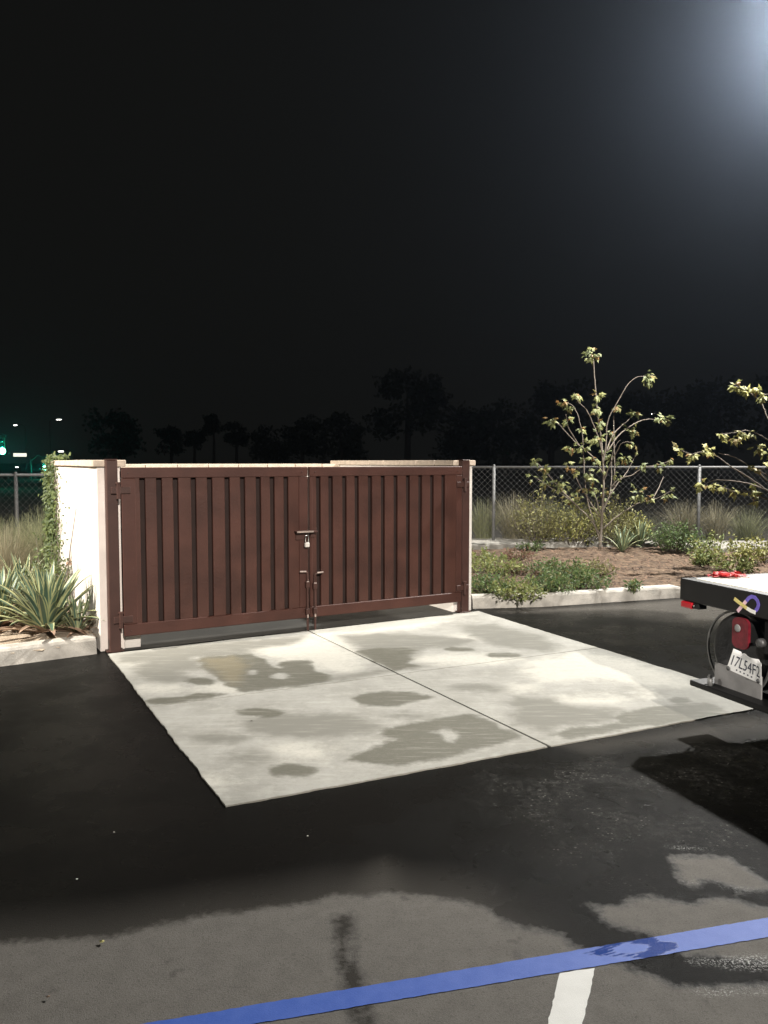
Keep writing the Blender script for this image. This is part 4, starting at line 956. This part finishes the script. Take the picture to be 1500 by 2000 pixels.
MB().box(-.012, .05, mb_, ma-.005, mzb, hb-.002, bev=.006).build('marker_light', M['red_lens_b'], tk)
MB().box(.0, .07, mb_-.05, mb_-.002, mzb+.005, hb-.002, bev=.004).build('marker_bracket', M['tblack'], tk)
MB().box(-.012, -.004, mb_-.028, mb_-.014, mzb+.02, hb-.01, bev=.002).build('bracket_screw', M['chrome'], tk)
ka, kz = th(1487, 1256, -.01)
MB().lathe([(-.03,.012),(-.028,.026),(.0,.028)], 20, 'x', (0, ka, kz)).build('lamp_socket', M['rim'], tk, smooth=True)
# licence plate: hangs slightly tilted, bent corners
c4 = [th(1431,1267,-.045), th(1491,1291,-.045), th(1490,1338,-.045), th(1419,1306,-.045)]
c4 = [np.array(c) for c in c4]; nU, nV = 24, 12; vs = []; fs = []
def PLp(u_, v_): return (c4[0]*(1-u_)+c4[1]*u_)*(1-v_) + (c4[3]*(1-u_)+c4[2]*u_)*v_
def bend(u_, v_): return -.045 + .010*math.sin(u_*5+.6)*(1-v_) + .012*max(0, .18-v_)*4*math.sin(u_*9) - .02*max(0, u_-.85)*4
for sgn in (0, .0025):
    for j in range(nV+1):
        for i in range(nU+1):
            u_, v_ = i/nU, j/nV; ww = v_
            if j == 0: ww = .05*abs(math.sin(u_*7.3))+ (.10 if .22 < u_ < .33 else 0) + max(0, u_-.86)*1.2
            p = PLp(u_, ww); vs.append((bend(u_, v_)+sgn, p[0], p[1]))
K_ = (nU+1)*(nV+1)
for j in range(nV):
    for i in range(nU): a = j*(nU+1)+i; fs.append((a, a+1, a+nU+2, a+nU+1)); fs.append((K_+a, K_+a+nU+1, K_+a+nU+2, K_+a+1))
for i in range(nU): fs.append((i, i+1, K_+i+1, K_+i)); a = nV*(nU+1)+i; fs.append((a, a+1, K_+a+1, K_+a))
for j in range(nV): a = j*(nU+1); fs.append((a, a+nU+1, K_+a+nU+1, K_+a)); a += nU; fs.append((a, a+nU+1, K_+a+nU+1, K_+a))
plate = MB().add(vs, fs).build('licence_plate', M['plate'], tk)
plate['label'] = 'white licence plate reading 17L54F2'
def text_mesh(txt, size):
    cu = bpy.data.curves.new('t', 'FONT'); cu.body = txt; cu.size = size; cu.resolution_u = 3; o = bpy.data.objects.new('t', cu); COL.objects.link(o)
    dg = bpy.context.evaluated_depsgraph_get(); dg.update(); me = bpy.data.meshes.new_from_object(o.evaluated_get(dg)); bpy.data.objects.remove(o)
    V_ = [tuple(v.co) for v in me.vertices]; F_ = [tuple(p.vertices) for p in me.polygons]; return V_, F_
def put_text(txt, u0, u1, v0, v1, name):
    V_, F_ = text_mesh(txt, 1.0); xs_ = [v[0] for v in V_]; ys_ = [v[1] for v in V_]; x0, x1, y0, y1 = min(xs_), max(xs_), min(ys_), max(ys_); o_ = []
    for x, y, z in V_:
        u_ = u0+(u1-u0)*(x-x0)/(x1-x0); v_ = v1+(v0-v1)*(y-y0)/(y1-y0); p = PLp(u_, v_); o_.append((bend(u_, v_)-.0012, p[0], p[1]))
    MB().add(o_, F_).build(name, M['ink'], plate, recalc=False)
put_text('17L54F2', .07, .95, .27, .74, 'lettering'); put_text('• • • • •', .25, .72, .83, .90, 'small_lettering')
for (u_, v_) in ((.06, .93), (.90, .90)):
    p = PLp(u_, v_); MB().lathe([(-.058,.004),(-.056,.012),(-.050,.014)], 12, 'x', (0, p[0], p[1])).build('screw', M['rim'], plate, smooth=True)
# awareness ribbon stuck on the tail rail
def ribbon(px_pts, wpx, m, xo):
    P_ = [th(x, y) for x, y in px_pts]; V_ = []; F_ = []
    wid = wpx
    for i, p in enumerate(P_):
        a = np.array(P_[max(i-1, 0)]); b = np.array(P_[min(i+1, len(P_)-1)]); d_ = b-a; d_ /= np.linalg.norm(d_); nn = np.array([-d_[1], d_[0]])*wid/2
        for q in (np.array(p)+nn, np.array(p)-nn): V_ += [(xo, q[0], q[1]), (xo-.0015, q[0], q[1])]
    for i in range(len(P_)-1):
        a = i*4; F_ += [(a+1, a+3, a+7, a+5), (a, a+4, a+6, a+2), (a, a+1, a+5, a+4), (a+2, a+6, a+7, a+3)]
    F_ += [(0,2,3,1), (len(V_)-4, len(V_)-3, len(V_)-1, len(V_)-2)]
    return MB().add(V_, F_), m
rb = ribbon([(1441,1194),(1446,1188),(1452,1181),(1458,1174),(1463,1168),(1469,1165),(1475,1167),(1480,1173),(1482,1181),(1480,1188),(1476,1193)], .022, None, -.0015)[0]
for i in range(len(rb.mi)): rb.mi[i] = 1 if i < 12 else 0
rib = rb.build('ribbon_sticker', [M['rib_p'], M['rib_k']], tk)
rb = ribbon([(1435.5,1169),(1444,1176),(1452,1182),(1460,1188),(1468,1193),(1477,1196.5)], .022, None, -.0045)[0]
for i in range(len(rb.mi)): rb.mi[i] = 1 if 12 <= i else 0
rb.build('ribbon_tail', [M['rib_y'], M['rib_w']], rib)
# red tie-down strap lying on the deck
st_ = thing('tie_down_strap', 'crumpled red tie-down strap lying on the pale truck deck', 'strap', (*(TO+TU*.30-TV*.10), .944), TA)
rr = random.Random(5); mb = MB()
for k in range(9):
    p = Vector((rr.uniform(-.17,.0), rr.uniform(-.05,.05), .004)); a = rr.uniform(-.5,.5); vs = []; 
    for q in range(9):
        u_ = q/8; z = .004+abs(math.sin(u_*PI*rr.choice((1,2))))*rr.uniform(.006,.02); c = p+Vector((math.cos(a)*.20*u_, math.sin(a)*.20*u_+.02*math.sin(u_*6+k), z)); s_ = Vector((-math.sin(a), math.cos(a), rr.gauss(0,.3)))*.018; vs += [c-s_, c+s_]
    mb.add(vs, [(i*2, i*2+1, i*2+3, i*2+2) for i in range(8)])
mb.build('webbing', M['red_strap'], st_, recalc=False)
MB().box(-.07,.0,-.03,.02,.012,.035, bev=.01).build('buckle', M['red_strap'], st_)

# ------------------------------------------------------------------ far away: signals, lamps, trees
def signal(px, py, Y, sc_, lab, pole_px):
    c = PT(px, py, Y); t = thing('traffic_signal', lab, 'traffic signal', (PT(pole_px, 900, Y).x, Y, 0), 0, 'green traffic signals left of the enclosure'); ox_ = c.x-t.location.x; z = c.z
    top = z+1.0
    MB().tube([(0,0,-.05),(0,0,top)], [.13*sc_, .09*sc_], 10).build('pole', M['dark_pole'], t)
    MB().tube([(0,0,top-.3),(ox_*.5,0,top+.25),(ox_*1.12,0,top)], [.09*sc_, .05*sc_, .04*sc_], 8).build('mast_arm', M['dark_pole'], t)
    h = MB().box(ox_-.19, ox_+.19, -.10, .1, z-.25, z+.95, bev=.02).build('signal_head', M['night_leaf'], t)
    MB().lathe([(-.24,.03),(-.22,.12),(-.17,.19),(-.102,.22)], 20, 'y', (ox_, 0, z)).build('green_lens', M['green_on'], h, smooth=True)
    for k in (1, 2): MB().lathe([(-.16,.03),(-.158,.12),(-.142,.13)], 16, 'y', (ox_, 0, z+.35*k)).build('dark_lens', M['glass'], h, smooth=True)
    return t, c
s1, c1 = signal(6, 881, 52, 1, 'nearer green traffic signal at the far left edge of the photo', -60)
s2, c2 = signal(88, 914, 80, 1, 'farther small green traffic signal beside the vine covered corner', 60)
def street_lamp(px, py, Y, lab, w_=.45, zoff=0, side=-1):
    c = PT(px, py, Y); t = thing('street_lamp', lab, 'street lamp', (c.x-side*1.6, Y, 0), 0, 'distant white street lamps'); z = c.z
    MB().tube([(0,0,-.05),(0,0,z-.3),(side*.4,0,z+.05),(side*1.5,0,z+.12)], [.09,.06,.05,.04], 8).build('pole', M['dark_pole'], t)
    MB().box(side*1.6-.35, side*1.6+.35, -.15, .15, z+.02, z+.14, bev=.03).build('lamp_head', M['dark_pole'], t)
    MB().box(side*1.6-w_/2, side*1.6+w_/2, -.14, .14, z-.12, z+.018, bev=.03).build('lamp_lens', M['far_on'], t)
street_lamp(30, 830, 130, 'distant street lamp high above the green signal', .5)
street_lamp(115, 819, 140, 'distant street lamp highest above the left wall', .8, side=1)
street_lamp(119, 881, 100, 'street lamp just above the vine covered wall corner', .6)
street_lamp(33, 912, 150, 'small low distant lamp above the left fence post', .5)
street_lamp(1277, 808, 130, 'distant lamp seen through the young tree twigs', .8, side=1)
c = PT(39, 888.5, 95); t = thing('street_sign', 'lit cream street name sign beside the near green signal', 'sign', (c.x, 95, 0))
MB().tube([(0,.1,-.05),(0,.1,c.z)], .05, 8).build('pole', M['dark_pole'], t)
MB().box(-.78,.78,-.05,.05,c.z-.2,c.z+.2, bev=.02).build('sign_face', M['sign_on'], t)

def far_tree(px, w_px, ytop, Y, lab, seed, palm=False, n=1500):
    rr = random.Random(seed); top = PT(px, ytop, Y).z; W = w_px/FPX*Y; t = thing('distant_tree', lab, 'tree', (pxL(px, Y), Y, -.05), 0, 'dark trees on the night horizon')
    H_ = top; ch = max(H_*.3, min(H_*.85, W*.9)) if not palm else 2.4
    MB().tube([(0,0,0),(.1,0,H_*.5),(0,0,H_-ch*.4)], [W*.03+.15, W*.025+.1, .08], 7).build('trunk', M['bark_dark'], t)
    cr = MB(); bl = [(rr.uniform(-.36,.36)*W, rr.uniform(-.3,.3)*W, H_-ch*rr.uniform(.16,.95), W*rr.uniform(.10,.24)) for _ in range(20)] + [(0,0,H_-ch*.2,W*.16)]
    for k in range(n):
        b = rr.choice(bl); v_ = rv(0, rr)*b[3]*rr.uniform(.6,1.12); v_.z *= .8
        if palm: a = rr.uniform(0, 2*PI); q = rr.random(); v_ = Vector((math.cos(a)*W*.5*q, math.sin(a)*W*.5*q, H_-.6-1.6*q*q)); b = (0,0,0,0)
        p = Vector((b[0], b[1], b[2]))+v_; p.z = min(p.z, H_)
        simple_leaf(cr, p, rv(0, rr), rv(0, rr), W*.055+.16, .7)
    cr.build('crown', M['night_leaf'], t, recalc=False)
for i, a in enumerate([(225,110,800,110,'broad dark tree right above the left wall cap'), (335,56,832,120,'small dark tree, second from the left wall'), (380,44,838,120,'low round dark tree left of the tall narrow one'), (418,44,806,115,'tall narrow dark tree above the left gate leaf'), (462,50,822,125,'dark tree just right of the tall narrow one'),
        (520,80,825,115,'spreading dark tree above the gate padlock side'), (590,90,812,110,'dark tree left of the great dark mass'), (665,110,800,105,'dark tree beginning the tree line above the gates'), (795,160,712,100,'tallest broad dark tree above the right gate leaf'),
        (900,130,790,100,'dark tree above the right wall end'), (985,130,780,100,'dark tree above the first right fence post'), (1075,150,740,100,'broad dark tree behind the young tree, left part'), (1190,150,765,100,'dark tree directly behind the young tree top'), (1300,150,750,100,'dark tree behind the distant right lamp'), (1400,150,735,100,'dark tree between the two young trees'), (1500,160,720,100,'dark tree behind the near young tree')]):
    far_tree(*a, seed=100+i, n=1500)

# ------------------------------------------------------------------ lot lamps
def lot_lamp(x, y, h, yaw, lab, base):
    t = thing('parking_lot_lamp', lab, 'lot lamp', (base[0], base[1], 0), 0, 'parking lot lamps lighting the pad'); dx, dy = x-base[0], y-base[1]
    MB().lathe([(0,.22),(.7,.22),(.72,.2)], 24, 'z').build('footing', M['curb'], t)
    MB().tube([(0,0,.7),(0,0,h+.2)], [.08,.06], 12).build('pole', M['dark_pole'], t)
    L_ = math.hypot(dx, dy)-.3; k = L_/math.hypot(dx, dy)
    MB().tube([(0,0,h+.13),(dx*k,dy*k,h+.13)], .035, 8).build('arm', M['dark_pole'], t)
    hd = MB().box(-.3,.3,-.22,.22,h+.07,h+.19, bev=.04).build('lamp_head', M['head_metal'], t); hd.location = (dx, dy, 0); hd.rotation_euler = (0,0,math.atan2(dy, dx))
    ln = MB().box(-.22,.22,-.15,.15,h+.062,h+.069).build('lamp_lens', M['lamp_on'], hd)
    return t
LC = (6.1, 11.2, 7.85); LB = (-9.0, 4.0, 6.2); LA = (3.5, -8.0, 7.5)
lot_lamp(*LC, 0, 'tall lot lamp over the near young tree, just out of view at the upper right', (8.3, 11.6))
lot_lamp(*LB, 0, 'lot lamp standing left of the agave bed, out of view', (-11, 3.0))
lot_lamp(*LA, 0, 'lot lamp behind the camera', (4.5, -9.6))
def light(kind, loc, power, color, size, name, aim=None, ang=60, blend=.6):
    l = bpy.data.lights.new(name, kind); l.energy = power; l.color = color; l.shadow_soft_size = size
    if kind == 'SPOT': l.spot_size = math.radians(ang); l.spot_blend = blend
    o = bpy.data.objects.new(name, l); o.location = loc; COL.objects.link(o)
    if aim: o.rotation_euler = (Vector(aim)-Vector(loc)).to_track_quat('-Z', 'Y').to_euler()
    return o
light('POINT', (LC[0], LC[1], LC[2]-.12), 9000, (1.0, .975, .93), .12, 'lot_light')
light('SPOT', (LB[0], LB[1], LB[2]-.1), 10500, (1.0, .93, .83), .15, 'side_light', (-4.2, 8.6, .8), 46, .7)
light('SPOT', (LA[0], LA[1], LA[2]-.1), 16000, (1.0, .93, .85), .2, 'rear_light', (-1.0, 11, 1.5), 34, .5)
light('SPOT', (LB[0], LB[1], LB[2]-.1), 2600, (1.0, .95, .88), .15, 'side_light', (2.15, 4.75, .62), 8, .8)  # added narrow spot that brightens the truck plate, no fixture of its own
light('POINT', (c1.x, c1.y-.6, c1.z), 120, (.02, 1.0, .62), .15, 'green_light')
light('POINT', (c2.x, c2.y-.6, c2.z), 110, (.02, 1.0, .62), .15, 'green_light')

# ------------------------------------------------------------------ air
hz = MB().box(-190, 190, -30, 200, -1.1, 26).build('haze', None)
hz.data.materials.clear()
hm = bpy.data.materials.new('haze'); hm.use_nodes = True; nt = hm.node_tree; nt.nodes.remove(nt.nodes['Principled BSDF'])
vo = nt.nodes.new('ShaderNodeVolumePrincipled'); vo.inputs['Color'].default_value = (.62, .76, 1.0, 1); vo.inputs['Density'].default_value = 0.00105; vo.inputs['Anisotropy'].default_value = 0.91
nt.links.new(vo.outputs[0], nt.nodes['Material Output'].inputs['Volume']); hz.data.materials.append(hm)
tag(hz, 'thin night haze glowing around the lamps', 'haze', kind='stuff')

# ------------------------------------------------------------------ sky, camera
w = bpy.data.worlds.new('World'); sc.world = w; w.use_nodes = True; nt = w.node_tree; bg = nt.nodes['Background']
bg.inputs['Color'].default_value = (0.0052, 0.0052, 0.0046, 1); bg.inputs['Strength'].default_value = 1.0      # clear night, faint town glow
cam = bpy.data.cameras.new('camera'); co = bpy.data.objects.new('camera', cam); COL.objects.link(co)
cam.sensor_fit = 'VERTICAL'; cam.sensor_height = 24; cam.sensor_width = 18; cam.lens = 24*FPX/2000; cam.clip_end = 2000; cam.clip_start = .05
co.location = (0, 0, CAMH); co.rotation_euler = (PI/2-PITCH, 0, 0); sc.camera = co
sc.view_settings.view_transform = 'Standard'; sc.view_settings.look = 'None'; sc.view_settings.exposure = 0; sc.view_settings.gamma = 1
sc.cycles.use_denoising = True
sc.cycles.volume_bounces = 0; sc.cycles.max_bounces = 6
